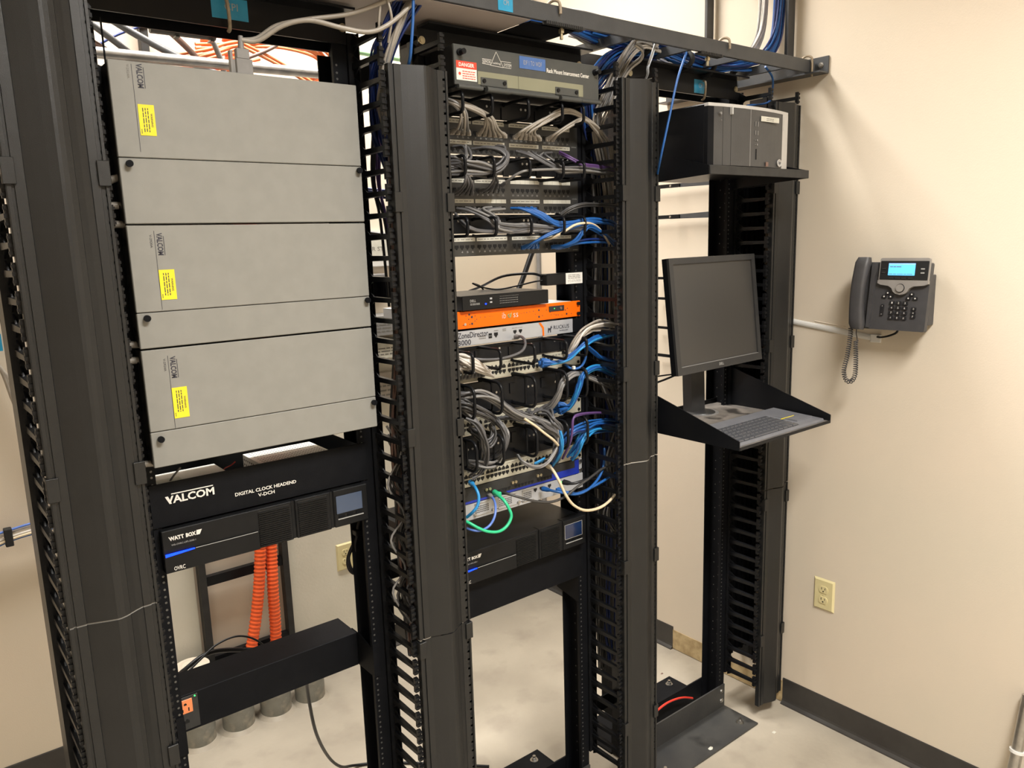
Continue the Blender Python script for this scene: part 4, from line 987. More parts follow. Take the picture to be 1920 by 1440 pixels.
# coiled cord
P = smooth_path([(2.000,-.375,1.452),(2.002,-.374,1.425),(2.004,-.366,1.36),(2.004,-.357,1.312),(2.004,-.366,1.282),(2.004,-.382,1.279),(2.004,-.394,1.30),(2.004,-.395,1.35),(2.006,-.391,1.392),(2.012,-.388,1.41)], 10)
H = []; Ln = [0]
for a, b in zip(P, P[1:]): Ln.append(Ln[-1]+(b-a).length)
N = 560
for k in range(N+1):
    s = Ln[-1]*k/N; i = 0
    while i < len(Ln)-2 and Ln[i+1] < s: i += 1
    f_ = (s-Ln[i])/max(1e-6, Ln[i+1]-Ln[i]); c_ = P[i].lerp(P[i+1], f_); T = (P[i+1]-P[i]).normalized(); a_ = X_; b_ = T.cross(a_).normalized()
    ph = 2*math.pi*46*k/N; H.append(c_+(a_*math.cos(ph)+b_*math.sin(ph))*.0062)
H += [H[-1]+Vector((0,0,.006)), Vector((2.012,-.388,1.43)), Vector((2.012,-.388,1.452))]
tag(obj('coiled_handset_cord', MB().tube(H, .0016, 5), 'phone', loc=(2.0,-.375,1.45)), 'coiled charcoal handset cord looping below the wall phone', 'cord')
cord('phone_line_cord', 'dark cord from the bottom of the wall phone to the end of the white raceway', [(2.03,-.508,1.458),(2.04,-.500,1.440),(2.05,-.470,1.426),(2.066,-.440,1.4185),(2.075,-.424,1.4175)], .0032, 'dark')
t = thing('cable_raceway', 'white round-topped raceway sloping across the right wall to the phone', 'raceway', (2.083, -.2, 1.44))
q = [(0,-.010),(.0035,-.009),(.0065,-.005),(.0075,0),(.0065,.005),(.0035,.009),(0,.010)]
a = Vector((XW, .02, 1.463)); b = Vector((XW, -.400, 1.4120)); dd = (b-a).normalized(); uu = Vector((-1,0,0)); vv = dd.cross(uu)
obj('cover', MB().prism(q, a, uu, vv, dd, (b-a).length), 'whiteplastic', t)
obj('end_fitting', MB().box(XW-.009, XW, -.432, -.398, 1.398, 1.424, .002), 'whiteplastic', t)
obj('caulk_bead', MB().tube([(XW, -.20, 1.4530), (XW, -.26, 1.4460), (XW, -.31, 1.4405)], .0022, 6), 'wall', t)

def outlet(label, P0, r, n, ht=.116, wd=.078):
    t = thing('wall_outlet', label, 'outlet', tuple(P0), 'ivory wall outlets')
    P0, r, n = Vector(P0), Vector(r), Vector(n)
    a, h = wd/2, ht/2
    m = MB(); o = P0
    vs = [o+r*x+Z_*z for x, z in ((-a,-h),(a,-h),(a,h),(-a,h))]+[o+r*x+Z_*z+n*.006 for x, z in ((-a+.006,-h+.006),(a-.006,-h+.006),(a-.006,h-.006),(-a+.006,h-.006))]
    flip = r.cross(Z_).dot(n) < 0
    fs = [(4,5,6,7),(0,1,5,4),(1,2,6,5),(2,3,7,6),(3,0,4,7)]
    m.add(vs, [tuple(reversed(f)) if flip else f for f in fs]); obj('plate', m, 'ivory', t)
    for s in (1, -1):
        c = o+Z_*(s*.0195)+n*.006
        P = [(.0165*math.cos(k*math.pi/10), max(-.0125, min(.0125, .0165*math.sin(k*math.pi/10)))) for k in range(20)]
        so = obj('socket', MB().prism(P, c, r, Z_, n, .0022), 'ivory', t)
        q = MB(); q.obox(c+n*.0022, r, Z_, n, -.0075, -.0055, .0, .0085, 0, .0004).obox(c+n*.0022, r, Z_, n, .0055, .0075, .001, .0080, 0, .0004); q.cyl(c+n*.0022-Z_*.006, c+n*.0027-Z_*.006, .0026, 10); obj('slots', q, 'hole', so)
    obj('screw', MB().cyl(o+n*.006, o+n*.0072, .003, 10), 'ivory', t)
outlet('ivory duplex outlet low on the right wall', (XW-.0002, -.2775, .489), (0,-1,0), (-1,0,0))
outlet('ivory duplex outlet on the back wall behind the coiled black cord', (.985, YB-.0145, .485), (1,0,0), (0,-1,0))

# ------------------------------------------------------------------ things on and at the back wall
for k, (x, y) in enumerate(((.314, 1.105), (.457, 1.105), (.600, 1.102), (.737, 1.098))):
    t = thing('floor_conduit_stub', ['leftmost of the four grey conduit stubs in the floor, with a pale cap', 'second grey conduit stub from the left, feeding an orange tube', 'third grey conduit stub from the left, feeding an orange tube', 'rightmost of the four grey conduit stubs in the floor'][k], 'conduit', (x, y, 0), 'conduit stubs in the floor')
    obj('pipe', MB().cyl((x, y, 0), (x, y, (.285,.24,.24,.19)[k]), .0575, 28, .0575), 'pvc', t)
    obj('mortar_collar', MB().cyl((x, y, 0), (x, y, .012), .073, 24, .060), 'floor', t)
    if k == 0: obj('cap', MB().cyl((x, y, .285), (x, y, .300), .060, 28).cyl((x, y, .300), (x, y, .306), .052, 24, .030), 'cap', t)
    else: obj('rim', MB().tube([(x+.055*math.cos(a), y+.055*math.sin(a), (.285,.24,.24,.19)[k]+.001) for a in [i*math.pi/12 for i in range(24)]], .005, 6, closed=True), 'pvc', t)
def innerduct(label, pts, r=.0215):
    P = smooth_path(pts, 14); Q = []; rs = []; acc = 0; step = .0037
    L = [0]
    for a, b in zip(P, P[1:]): L.append(L[-1]+(b-a).length)
    n = int(L[-1]/step); i = 0
    for k in range(n+1):
        s = k*step
        while i < len(L)-2 and L[i+1] < s: i += 1
        Q.append(P[i].lerp(P[i+1], (s-L[i])/max(1e-6, L[i+1]-L[i]))); rs.append(r if (k % 4) in (0, 1) else r*.90)
    o = obj('orange_innerduct', MB().tube(Q, r, 12, rs=rs), 'innerduct', loc=pts[0]); return tag(o, label, 'tube', 'orange corrugated tubes')
innerduct('left orange corrugated tube leaning out from the floor stub', [(.475,1.09,.12),(.515,1.085,.27),(.560,1.09,.45),(.592,1.10,.64),(.618,1.12,.9),(.635,1.13,1.3),(.640,1.13,1.84),(.620,1.11,2.2),(.570,1.09,2.43),(.55,1.05,2.6)])
innerduct('right orange corrugated tube rising straight from the floor stub', [(.600,1.10,.12),(.622,1.10,.30),(.628,1.10,.5),(.645,1.12,.7),(.665,1.14,1.2),(.680,1.14,1.8),(.665,1.13,2.3),(.64,1.12,2.6)])
t = thing('wall_conduit', 'long grey metal conduit running level high across the back wall', 'conduit', (.5, 1.1, 2.365))
obj('pipe', MB().cyl((-.9, .95, 2.295), (1.75, .95, 2.344), .0165, 16), 'zinc', t)
for x in (-.2, 1.35): obj('strap', MB().box(x-.009, x+.009, .95, YB, 2.292+x*.0185, 2.296+x*.0185).cyl((x-.009, .95, 2.3115+x*.0185), (x+.009, .95, 2.3117+x*.0185), .0185, 16), 'steel', t)
tag(obj('corner_conduit', MB().cyl((2.045, 1.20, 1.9), (2.045, 1.20, CEIL-.003), .013, 14), 'whiteplastic', loc=(2.045, 1.20, 1.9)), 'white vertical conduit in the corner of the room', 'conduit')
tag(obj('corner_bead', MB().cyl((2.082, 1.222, .11), (2.082, 1.222, 1.88), .011, 10), 'c_lgray', loc=(2.082, 1.222, .11)), 'thin grey vertical strip in the room corner behind the middle rack', 'trim')
fc = [([(.42,1.04,2.335),(.55,1.04,2.37),(.64,1.05,2.405),(.80,1.08,2.440),(.98,1.10,2.445),(1.03,1.12,2.39),(.98,1.14,2.33),(.85,1.15,2.30)], 'orange fibre cable in the outer loop of the coil over the left rack'),
      ([(.48,1.04,2.33),(.58,1.04,2.365),(.68,1.06,2.408),(.82,1.09,2.430),(.96,1.11,2.435),(1.01,1.13,2.39),(.96,1.15,2.34),(.80,1.15,2.28)], 'orange fibre cable in the middle loop of the coil over the left rack'),
      ([(.52,1.05,2.385),(.64,1.07,2.405),(.80,1.07,2.425),(.95,1.11,2.420),(.99,1.13,2.385),(.94,1.15,2.345)], 'orange fibre cable in the inner loop of the coil over the left rack'),
      ([(.66,1.02,2.40),(.78,1.03,2.36),(.92,1.04,2.30),(1.06,1.05,2.26)], 'straight orange fibre cable sloping down right behind the ribbon connector'),
      ([(.18,1.03,2.27),(.35,1.05,2.295),(.60,1.06,2.325),(.74,1.08,2.37)], 'lowest orange fibre cable just over the tallest grey cabinet')]
for P, lab in fc:
    for q in range(2):
        cord('fibre_cable', lab, [(x, y, z+q*.012) for x, y, z in P], .0052, 'c_orange' if False else 'fiber', 'fibre cable', 'orange fibre cords over the left rack')
for k, (pts, c, r) in enumerate([([(-.2,1.0,2.62),(.05,1.02,2.44),(.22,1.03,2.36),(.34,1.04,2.30)], 'c_brown', .009), ([(-.1,.98,2.66),(.12,1.0,2.47),(.26,1.02,2.38),(.42,1.04,2.27)], 'c_gray', .010), ([(.02,.95,2.62),(.20,.98,2.46),(.40,1.0,2.36),(.60,1.03,2.30)], 'c_gray', .011), ([(.30,.98,2.50),(.42,1.0,2.42),(.50,1.02,2.36),(.56,1.04,2.30)], 'c_brown', .010), ([(.42,.98,2.48),(.54,1.0,2.42),(.58,1.02,2.37),(.60,1.04,2.32)], 'c_lgray', .009), ([(.6,1.0,2.33),(.66,1.02,2.36),(.78,1.02,2.42),(.85,1.02,2.5)], 'c_brown', .006)]):
    cord('jacketed_cable', ['brown jacketed cable nearest the left door sloping over the left rack', 'thick grey cable second from the left sloping over the left rack', 'thick grey cable third from the left sloping over the left rack', 'brown cable curving down beside the pale pipe over the left rack', 'light grey cable curving down beside the red corrugated tube', 'thin brown cable rising to the right over the red corrugated tube'][k], pts, r, c, 'cable', 'jacketed cables over the left rack')
cord('green_cable', 'pale green cable at the top left over the tallest grey cabinet', [(-.1,.9,2.40),(.10,.9,2.40),(.25,.9,2.425),(.5,.92,2.44),(.9,.95,2.42),(1.35,1.0,2.42)], .009, 'c_sage')
cord('blue_cable', 'thin blue cable slanting across the wall over the left rack', [(.05,1.18,2.26),(.22,1.18,2.36),(.35,1.18,2.44),(.55,1.18,2.52)], .004, 'c_navy')
t = thing('hanging_pipe', 'short pale pipe hanging under the top beam of the left rack', 'pipe', (.20, .14, 2.19))
obj('pipe', MB().cyl((.135, .140, 2.1955), (.266, .140, 2.1970), .0085, 14), 'c_lgray', t)
for x in (.186, .256): obj('hanger', MB().box(x-.003, x+.003, .1285, .1310, 2.186, 2.242).box(x-.004, x+.004, .1285, .150, 2.184, 2.187), 'zinc' if x > .2 else 'c_lgray', t)
cord('thick_black_cable', 'thick black cable hanging down behind the middle rack by the room corner', [(1.70,.95,2.335),(1.72,.92,2.1),(1.80,.9,1.85),(1.79,.9,1.74),(1.76,.9,1.68),(1.69,.9,1.55),(1.60,.9,1.45)], .011, 'rubber')
cord('adapter_cable', 'black cord looping left from the hanging power adapter', [(1.038,-.012,1.655),(1.02,.02,1.662),(.99,.10,1.655),(.99,.2,1.625),(.98,.25,1.61)], .0036, 'rubber')
cord('adapter_plug_cable', 'thin black cord from the lower side of the hanging power adapter', [(1.038,-.012,1.643),(1.015,.0,1.640),(.99,.05,1.628),(.97,.1,1.620),(.93,.12,1.628),(.90,.12,1.640),(.93,.13,1.632),(.95,.14,1.620)], .0022, 'rubber')
# shelf with small devices on the back wall seen through the cable manager
t = thing('wall_sign_frame', 'white framed sign on the back wall seen between the cabinets and the first door', 'sign', (1.20, 1.23, 1.74))
obj('frame', MB().box(1.10, 1.285, YB-.02, YB-.0005, 1.665, 1.80, .002), 'whiteplastic', t); s = obj('paper', MB().box(1.12, 1.265, YB-.0212, YB-.02, 1.69, 1.785), 'label', t)
text('R ST', (1.196, YB-.0216, 1.728), .052, .0165, 'inkfaint', s)
for (lab, x0, x1, z0, z1, dy, m_) in (('pale wall box with a small label on the back wall behind the cable manager', 1.06, 1.30, 1.395, 1.475, .12, 'c_lgray'), ('white box just under the pale wall box with dark print', 1.06, 1.30, 1.30, 1.372, .10, 'label'), ('lower beige wall box with a printed chart behind the cable manager', 1.06, 1.30, 1.12, 1.235, .05, 'c_beige')):
    t = thing('wall_box', lab, 'box', ((x0+x1)/2, YB-.02, z0), 'boxes on the back wall')
    obj('case', MB().box(x0, x1, YB-dy, YB-.0005, z0, z1, .002), m_, t)
    q = MB(); fine_print(q, (x0+.05, YB-dy-.0006, z0+.012), (x1-x0)*.6, (z1-z0)*.5, 3, words=4); obj('print', q, 'inkfaint', t)
tag(obj('grey_wall_hook', MB().box(1.10, 1.24, YB-.05, YB-.0005, 1.622, 1.637, .003).box(1.10, 1.18, YB-.05, YB-.03, 1.605, 1.622), 'c_lgray', loc=(1.17, YB, 1.62)), 'small grey bracket on the back wall below the white sign', 'bracket')
cord('navy_wall_cable', 'blue cable crossing the back wall above the pale wall box', [(1.02,1.15,1.50),(1.12,1.16,1.535),(1.25,1.16,1.575),(1.36,1.17,1.60)], .004, 'c_periw')
# bundle on the back wall at the far left
for k, (c, dz, y) in enumerate((('c_white', .0, 1.19), ('c_blue', -.012, 1.19), ('c_white', .010, 1.195), ('c_periw', .022, 1.19), ('c_tan', -.005, 1.18))):
    cord('wall_data_cable', 'strand of the blue and white cable bundle crossing the back wall at the far left', [(-.60,y,.80+dz*2.4),(-.35,y,.84+dz*1.6),(-.21,y,.872+dz*1.2),(-.155,y,.884+dz),(-.08,y,.892+dz),(.10,y,.90+dz),(.5,y,.9+dz)], .0042, c, 'cable', 'blue and white cables on the back wall at the far left')
tag(obj('cable_strap', MB().box(-.170, -.148, 1.172, 1.20, .858, .915, .002), 'velcro', loc=(-.16,1.18,.88)), 'black strap around the blue and white cable bundle at the far left', 'strap')
t = thing('blue_wall_tag', 'blue tag on the back wall cut off by the left edge of the photo', 'tag', (-.12, 1.2, 1.49)); obj('tag', MB().box(-.16, -.100, 1.19, 1.20, 1.468, 1.520), 'cpiblue', t)
for k in range(3):
    cord('beige_wall_cable', 'beige cable slanting down right on the back wall below the blue tag', [(-.20,1.2,1.50),(-.12+k*.006,1.2,1.43-k*.012),(-.09+k*.006,1.2,1.30),(-.05+k*.006,1.2,1.15),(.05,1.2,1.0)], .006, 'c_beige', 'cable', 'beige cables on the back wall at the far left')

# ------------------------------------------------------------------ loose cords low in the left rack
cord('floor_cable', 'black cord dropping from the power box and running away over the floor', [(.345,.12,.70),(.352,.14,.68),(.375,.21,.60),(.44,.34,.38),(.53,.48,.18),(.60,.55,.07),(.67,.60,.012),(.75,.56,.006),(.86,.46,.006),(1.02,.30,.006)], .0048, 'rubber', sub=10)
cord('power_cable', 'black power cord arching over the left end of the power box', [(.03,.22,.75),(.06,.30,.70),(.12,.40,.668),(.20,.44,.672),(.30,.45,.640),(.42,.42,.60)], .0062, 'rubber', sub=10)
cord('power_cable', 'thin black cord arching behind the orange tubes over the power box', [(.13,.40,.66),(.17,.42,.672),(.22,.44,.688),(.28,.45,.688),(.33,.45,.66),(.37,.44,.61)], .0028, 'rubber', sub=10)
tag(obj('cord_hank', MB().tube(smooth_path([(.492,.055,1.10),(.480,.06,1.07),(.478,.06,1.05),(.474,.07,1.02),(.478,.08,.98),(.470,.08,.95),(.462,.08,.955),(.458,.08,.985),(.470,.08,1.005),(.490,.08,1.01),(.500,.08,.99),(.488,.08,.955),(.470,.08,.940),(.456,.08,.96),(.458,.08,.99),(.478,.075,1.03)], 8), .0042, 8).box(.468, .486, .050, .072, 1.045, 1.060, .002), 'rubber', loc=(.48,.06,1.0)), 'hank of tied black cord hanging by the right post of the left rack', 'cord')
cord('loose_plug_cord', 'short black cord end showing behind the right end of the power box', [(.40,.45,.50),(.425,.47,.550),(.455,.49,.578),(.49,.50,.588),(.52,.51,.578)], .0050, 'rubber')
for z, n_ in ((1.868, 0), (1.834, 1), (1.800, 2), (1.575, 3), (1.545, 4), (1.340, 5)):
    cord('beige_cable_end', 'beige cable passing from the left cable manager into the side of the %s grey cabinet' % ('tallest' if n_ < 3 else 'middle' if n_ < 5 else 'lowest'), [(-.12,.0,z-.03),(-.05,-.012,z-.008),(-.01,-.018,z+(.012 if n_ == 0 else .002)),(.010,-.02,z+(.020 if n_ == 0 else .002))], .0068, 'c_beige', 'cable', 'beige cables entering the grey cabinets, '+('upper' if n_ < 3 else 'middle' if n_ < 5 else 'lower'))
cord('red_wire', 'red wire arching between the base angles of the right rack', [(1.47,.02,.012),(1.49,.025,.07),(1.54,.03,.105),(1.60,.035,.115),(1.66,.04,.108),(1.72,.045,.09),(1.78,.05,.06)], .0038, 'c_red')
# debris and the pole at the lower right
for k, (x, y, s, z, lab) in enumerate(((1.655, -.128, .010, .0065, 'flake of plaster lying on the base plate of the right rack'), (1.905, -.215, .009, 0, 'flake of plaster on the floor near the last cable manager'), (1.90, .30, .006, 0, 'dark crumb on the floor behind the right rack'), (1.80,-.56,.004,0,'tiny dark pebble on the floor by the baseboard'), (1.03,.52,.006,0,'small dark chip on the floor behind the middle rack'), (.95,.40,.006,0,'curled dark shaving on the floor behind the middle rack'), (.60,.62,.009,0,'pale plaster crumb on the floor behind the left rack'), (.52,.45,.006,0,'small pale crumb on the floor left of the black cord'))):
    m = MB(); rr = random.Random(k); P = [(x+s*(math.cos(a)*(.7+rr.random()*.6)), y+s*.7*(math.sin(a)*(.7+rr.random()*.6)), z+.0003) for a in [i*math.pi/4 for i in range(8)]]
    m.add(P+[(x+s*.1, y, z+s*.8), (x-s*.3, y+s*.1, z+s*.6)], [(i, (i+1) % 8, 8 if i < 4 else 9) for i in range(8)]+[(0,8,9),(4,9,8),tuple(reversed(range(8)))])
    tag(obj('debris', m, 'label' if k in (0,1,6,7) else 'c_brown', loc=(x,y,z)), lab, 'debris')
t = thing('metal_pole', 'slanting grey metal pole with a pale ring at the lower right edge', 'pole', (2.03, -.93, 0))
pa = Vector((1.994, -.913, 0)); pbb = Vector((2.072, -.925, .41)); d_ = (pbb-pa).normalized()
obj('tube', MB().cyl(pa, pbb, .0155, 18), 'steel', t); c_ = pa+d_*.247
obj('ring', MB().cyl(c_-d_*.003, c_+d_*.005, .0205, 22), 'whiteplastic', t)

BUNDLES = [
 ('network_cable','light grey patch cord arching left from port {7} of the top patch panel','light grey cords from ports 7 to 12 of the top patch panel',['beige'],0.0033,6,0.009,[(0.8311,-0.028,2.0105,0.0),(0.8296,-0.05,2.0221,0.2),(0.8199,-0.07,2.0427,0.8),(0.7988,-0.075,2.0577,1.0),(0.7565,-0.07,2.0689,1.0),(0.7174,-0.05,2.0761,1.0)],(0.0163, 0.6),'beige'),
 ('network_cable','light grey patch cord looping over port {3} of the top patch panel','light grey cords from ports 4 to 6 of the top patch panel',['beige', 'lgray'],0.0033,4,0.008,[(0.7515,-0.028,2.0102,0.0),(0.7474,-0.06,2.0178,0.2),(0.7366,-0.085,2.0411,1.0),(0.7226,-0.08,2.0616,1.0),(0.712,-0.05,2.0735,1.0)],(0.0163, 0.6),'beige'),
 ('network_cable','light grey patch cord sweeping right from port {13} of the top patch panel','light grey cords from ports 13 to 18 of the top patch panel',['beige'],0.0033,6,0.008,[(0.9454,-0.028,2.009,0.0),(0.9479,-0.05,2.0226,0.25),(1.0049,-0.065,2.0517,0.8),(1.0588,-0.07,2.071,1.0),(1.1033,-0.065,2.0785,1.0),(1.1472,-0.065,2.0651,1.0),(1.1972,-0.06,2.0485,1.0),(1.2429,-0.05,2.0229,1.0),(1.2824,-0.04,1.9857,1.2),(1.3097,-0.02,1.8848,1.5),(1.3252,0.0,1.7522,1.5)],(0.0163, 0.6),'beige'),
 ('network_cable','light grey cord rising low to the last ring from port {19} of the top panel','light grey cords from ports 19 and 20 of the top patch panel',['beige'],0.0033,2,0.005,[(1.0552,-0.028,2.0104,0.0),(1.059,-0.05,2.0198,0.3),(1.1026,-0.065,2.0466,1.0),(1.1471,-0.065,2.0615,1.0),(1.1949,-0.055,2.0393,1.0),(1.2332,-0.045,2.013,1.0),(1.2699,-0.03,1.9606,1.0),(1.303,0.0,1.8596,1.0)],(0.0163, 0.6),'beige'),
 ('network_cable','dark grey patch cord arching right then back left under the top patch panel','dark grey cords looping under the left half of the top patch panel',['gray', 'gray', 'dgray'],0.0033,9,0.011,[(0.8123,-0.02,1.9748,0.3),(0.8333,-0.05,1.977,0.6),(0.8601,-0.075,1.9667,1.0),(0.866,-0.085,1.946,1.0),(0.8418,-0.085,1.923,1.0),(0.8063,-0.075,1.9173,1.0),(0.7466,-0.07,1.9256,1.0),(0.7066,-0.05,1.9282,1.0)],(0.012, 0.4),None),
 ('network_cable','dark grey patch cord looping over the first ring under the top patch panel','dark grey cords by the first ring under the top patch panel',['gray', 'lgray'],0.0033,5,0.013,[(0.7523,-0.03,1.9753,0.5),(0.7614,-0.06,1.9725,0.6),(0.7545,-0.08,1.9529,1.0),(0.7347,-0.08,1.9372,1.0),(0.715,-0.05,1.935,1.0)],(0.01, 0.4),None),
 ('network_cable','mid grey patch cord sagging from the second ring to the left','mid grey cords between the first two rings under the top patch panel',['lgray', 'gray'],0.0033,5,0.01,[(0.7248,-0.06,1.944,1.0),(0.7452,-0.088,1.9357,1.0),(0.7818,-0.09,1.9304,1.0),(0.8245,-0.085,1.9203,1.0),(0.8024,-0.08,1.9134,1.0),(0.7489,-0.085,1.9136,1.0),(0.7177,-0.06,1.9127,1.0)],(0, 0),None),
 ('network_cable','dark grey cord dropping by the first ring into port {3} of the second panel','dark grey cords dropping into ports 3 to 6 of the second patch panel',['gray'],0.0033,5,0.004,[(0.7439,-0.026,1.8688,0.0),(0.7434,-0.055,1.8735,0.3),(0.7445,-0.082,1.8901,1.0),(0.7427,-0.088,1.9132,1.0),(0.7318,-0.08,1.9328,1.5),(0.7124,-0.05,1.937,1.5)],(0.015, 0.75),'gray'),
 ('network_cable','dark grey cord dropping by the second ring into port {8} of the second panel','dark grey cords dropping into ports 8 to 11 of the second patch panel',['gray', 'dgray'],0.0033,4,0.005,[(0.832,-0.026,1.8757,0.0),(0.8309,-0.055,1.8794,0.3),(0.8301,-0.08,1.8965,1.0),(0.8276,-0.088,1.9135,1.0),(0.8228,-0.08,1.9273,1.5),(0.7884,-0.07,1.9357,1.5)],(0.015, 0.6),'gray'),
 ('network_cable','dark grey patch cord fanning down right under the right half of the top patch panel','dark grey cords under the right half of the top patch panel',['gray', 'gray', 'dgray', 'lgray'],0.0033,10,0.009,[(0.9521,-0.02,1.9766,0.2),(0.9749,-0.045,1.9657,0.5),(1.0144,-0.065,1.9443,0.9),(1.0507,-0.075,1.9305,1.0),(1.0974,-0.075,1.9284,1.0),(1.1468,-0.07,1.9328,1.0),(1.2198,-0.05,1.9318,1.0),(1.3074,-0.03,1.9283,1.0),(1.3457,0.0,1.8451,1.5)],(0.0135, 0.45),None),
 ('network_cable','purple patch cord running right under the top patch panel','purple cords under the top patch panel',['purple'],0.0033,4,0.005,[(1.0925,-0.03,1.9771,1.0),(1.0951,-0.06,1.9621,1.0),(1.1353,-0.075,1.9441,1.0),(1.2114,-0.055,1.9411,1.0),(1.3074,-0.03,1.9335,1.0),(1.346,0.0,1.8719,1.0)],(0, 0),None),
 ('network_cable','single mid grey cord rising from the second patch panel through three rings','',['lgray'],0.0033,1,0.0,[(0.8979,-0.026,1.8883,1.0),(0.8967,-0.055,1.9,1.0),(0.9073,-0.08,1.9142,1.0),(0.9342,-0.092,1.9219,1.0),(1.0318,-0.085,1.9278,1.0),(1.1337,-0.08,1.929,1.0),(1.2668,-0.04,1.9276,1.0)],(0, 0),'gray'),
 ('network_cable','grey patch cord running right from the lower port row of the second patch panel','grey cords from the lower left port row of the second patch panel',['gray', 'gray', 'lgray'],0.0033,12,0.01,[(0.7601,-0.02,1.8336,0.3),(0.7787,-0.045,1.8267,0.5),(0.8126,-0.075,1.8051,0.9),(0.8332,-0.085,1.7887,1.0),(0.8903,-0.08,1.7813,1.0),(0.9411,-0.078,1.783,1.0),(1.0226,-0.065,1.7788,1.0),(1.0761,-0.05,1.7772,1.0),(1.1813,-0.02,1.7818,1.0)],(0.0135, 0.45),None),
 ('network_cable','grey patch cord lying in the bottom of the rings over the lowest patch panel','grey cords lying in the bottom of the rings over the lowest patch panel',['gray'],0.0033,3,0.004,[(0.7497,-0.03,1.8207,1.0),(0.742,-0.075,1.7967,1.0),(0.75,-0.09,1.7851,1.0),(0.7959,-0.088,1.7767,1.0),(0.9375,-0.082,1.7747,1.0),(1.0117,-0.07,1.7788,1.0),(1.0851,-0.04,1.7749,1.0)],(0, 0),None),
 ('network_cable','blue patch cord running right from ports 37 to 42 of the second patch panel','blue cords from the lower port row of the second patch panel',['blue'],0.0033,8,0.007,[(0.9296,-0.02,1.8339,0.3),(0.9451,-0.045,1.8303,0.4),(0.9847,-0.065,1.8115,0.7),(1.0241,-0.075,1.7941,1.0),(1.0525,-0.08,1.7876,1.0),(1.0915,-0.078,1.7909,1.0),(1.1382,-0.08,1.7966,1.0),(1.2116,-0.06,1.798,1.0),(1.2957,-0.04,1.7823,1.0),(1.3448,-0.0,1.7231,1.0)],(0.012, 0.5),None),
 ('network_cable','blue patch cord rising from the lowest patch panel over the right rings','blue cords rising from ports 15 to 18 of the lowest patch panel',['blue'],0.0033,4,0.006,[(0.9644,-0.025,1.7335,0.3),(0.9718,-0.055,1.745,0.5),(1.0068,-0.075,1.763,1.0),(1.0443,-0.085,1.7742,1.0),(1.0779,-0.085,1.7786,1.0),(1.1333,-0.085,1.7902,1.0),(1.2004,-0.06,1.7751,1.0),(1.2799,-0.04,1.735,1.0)],(0.0163, 0.4),'blue'),
 ('network_cable','cream patch cord arching over the blue cords above the lowest patch panel','',['tan'],0.0034,1,0,[(1.0196,-0.045,1.7513,1.0),(1.0241,-0.07,1.7556,1.0),(1.0444,-0.092,1.7692,1.0),(1.0795,-0.098,1.7867,1.0),(1.1134,-0.102,1.7915,1.0),(1.1628,-0.08,1.7889,1.0),(1.2113,-0.06,1.7737,1.0),(1.2633,-0.045,1.734,1.0)],(0, 0),None),
 ('network_cable','blue patch cord hooking right from the last ports of the lowest patch panel','blue cords from the last ports of the lowest patch panel',['blue'],0.0033,5,0.008,[(1.0701,-0.025,1.7318,0.3),(1.0807,-0.055,1.7336,0.5),(1.099,-0.08,1.7463,1.0),(1.1177,-0.09,1.773,1.0),(1.1521,-0.08,1.7827,1.0),(1.236,-0.05,1.762,1.0),(1.3057,-0.03,1.7318,1.0)],(0.006, 0.4),'blue'),
 ('network_cable','blue patch cord running level to the right cable manager at the lowest patch panel','blue cords running level at the lowest patch panel',['blue', 'navy'],0.0033,2,0.006,[(1.107,-0.03,1.7345,1.0),(1.1177,-0.06,1.7413,1.0),(1.1939,-0.055,1.7434,1.0),(1.3057,-0.03,1.7385,1.0)],(0, 0),None),
 ('network_cable','dark grey patch cord arching high over the right ring to the cable manager','dark grey cords arching over the right rings above the lowest patch panel',['dgray', 'gray'],0.0034,3,0.006,[(1.0917,-0.03,1.8126,1.0),(1.1127,-0.045,1.828,1.0),(1.1489,-0.055,1.8388,1.0),(1.204,-0.05,1.8413,1.0),(1.2658,-0.04,1.8387,1.0),(1.3247,-0.02,1.8307,1.0),(1.3595,0.01,1.764,1.0)],(0, 0),None),
 ('network_cable','white patch cord spreading from the first ring down to the upper beige switch','white cords entering the left ports of the upper beige switch',['white'],0.0033,13,0.014,[(0.7112,-0.05,1.4741,1.0),(0.7202,-0.075,1.4733,1.0),(0.7419,-0.085,1.4629,1.0),(0.7827,-0.065,1.4425,0.8),(0.8345,-0.03,1.4196,0.5)],(0, 0),None),
 ('network_cable','white patch cord crossing over the left ports of the upper beige switch','white cords over the left ports of the upper beige switch',['white'],0.0033,3,0.012,[(0.7094,-0.06,1.4709,1.0),(0.7178,-0.085,1.4593,1.0),(0.765,-0.07,1.4363,1.0),(0.8431,-0.035,1.4062,0.2)],(0, 0),None),
 ('network_cable','pale patch cord stub in the left ports of the upper beige switch','pale cords bunched in the left ports of the upper beige switch',['lgray', 'beige'],0.0032,8,0.006,[(0.7394,-0.02,1.4136,0.2),(0.7276,-0.05,1.4321,0.6),(0.7059,-0.075,1.4509,1.0),(0.7033,-0.06,1.454,1.0)],(0.0115, 1.0),'lgray'),
 ('network_cable','grey patch cord running from the wireless controller back to the first ring','',['gray'],0.0036,1,0,[(0.9358,-0.02,1.5,1.0),(0.9266,-0.05,1.5044,1.0),(0.9193,-0.075,1.4966,1.0),(0.908,-0.088,1.4826,1.0),(0.8857,-0.095,1.4708,1.0),(0.8454,-0.098,1.4643,1.0),(0.8087,-0.098,1.463,1.0),(0.772,-0.092,1.4656,1.0),(0.7538,-0.08,1.4681,1.0),(0.7347,-0.05,1.4658,1.0)],(0, 0),'lgray'),
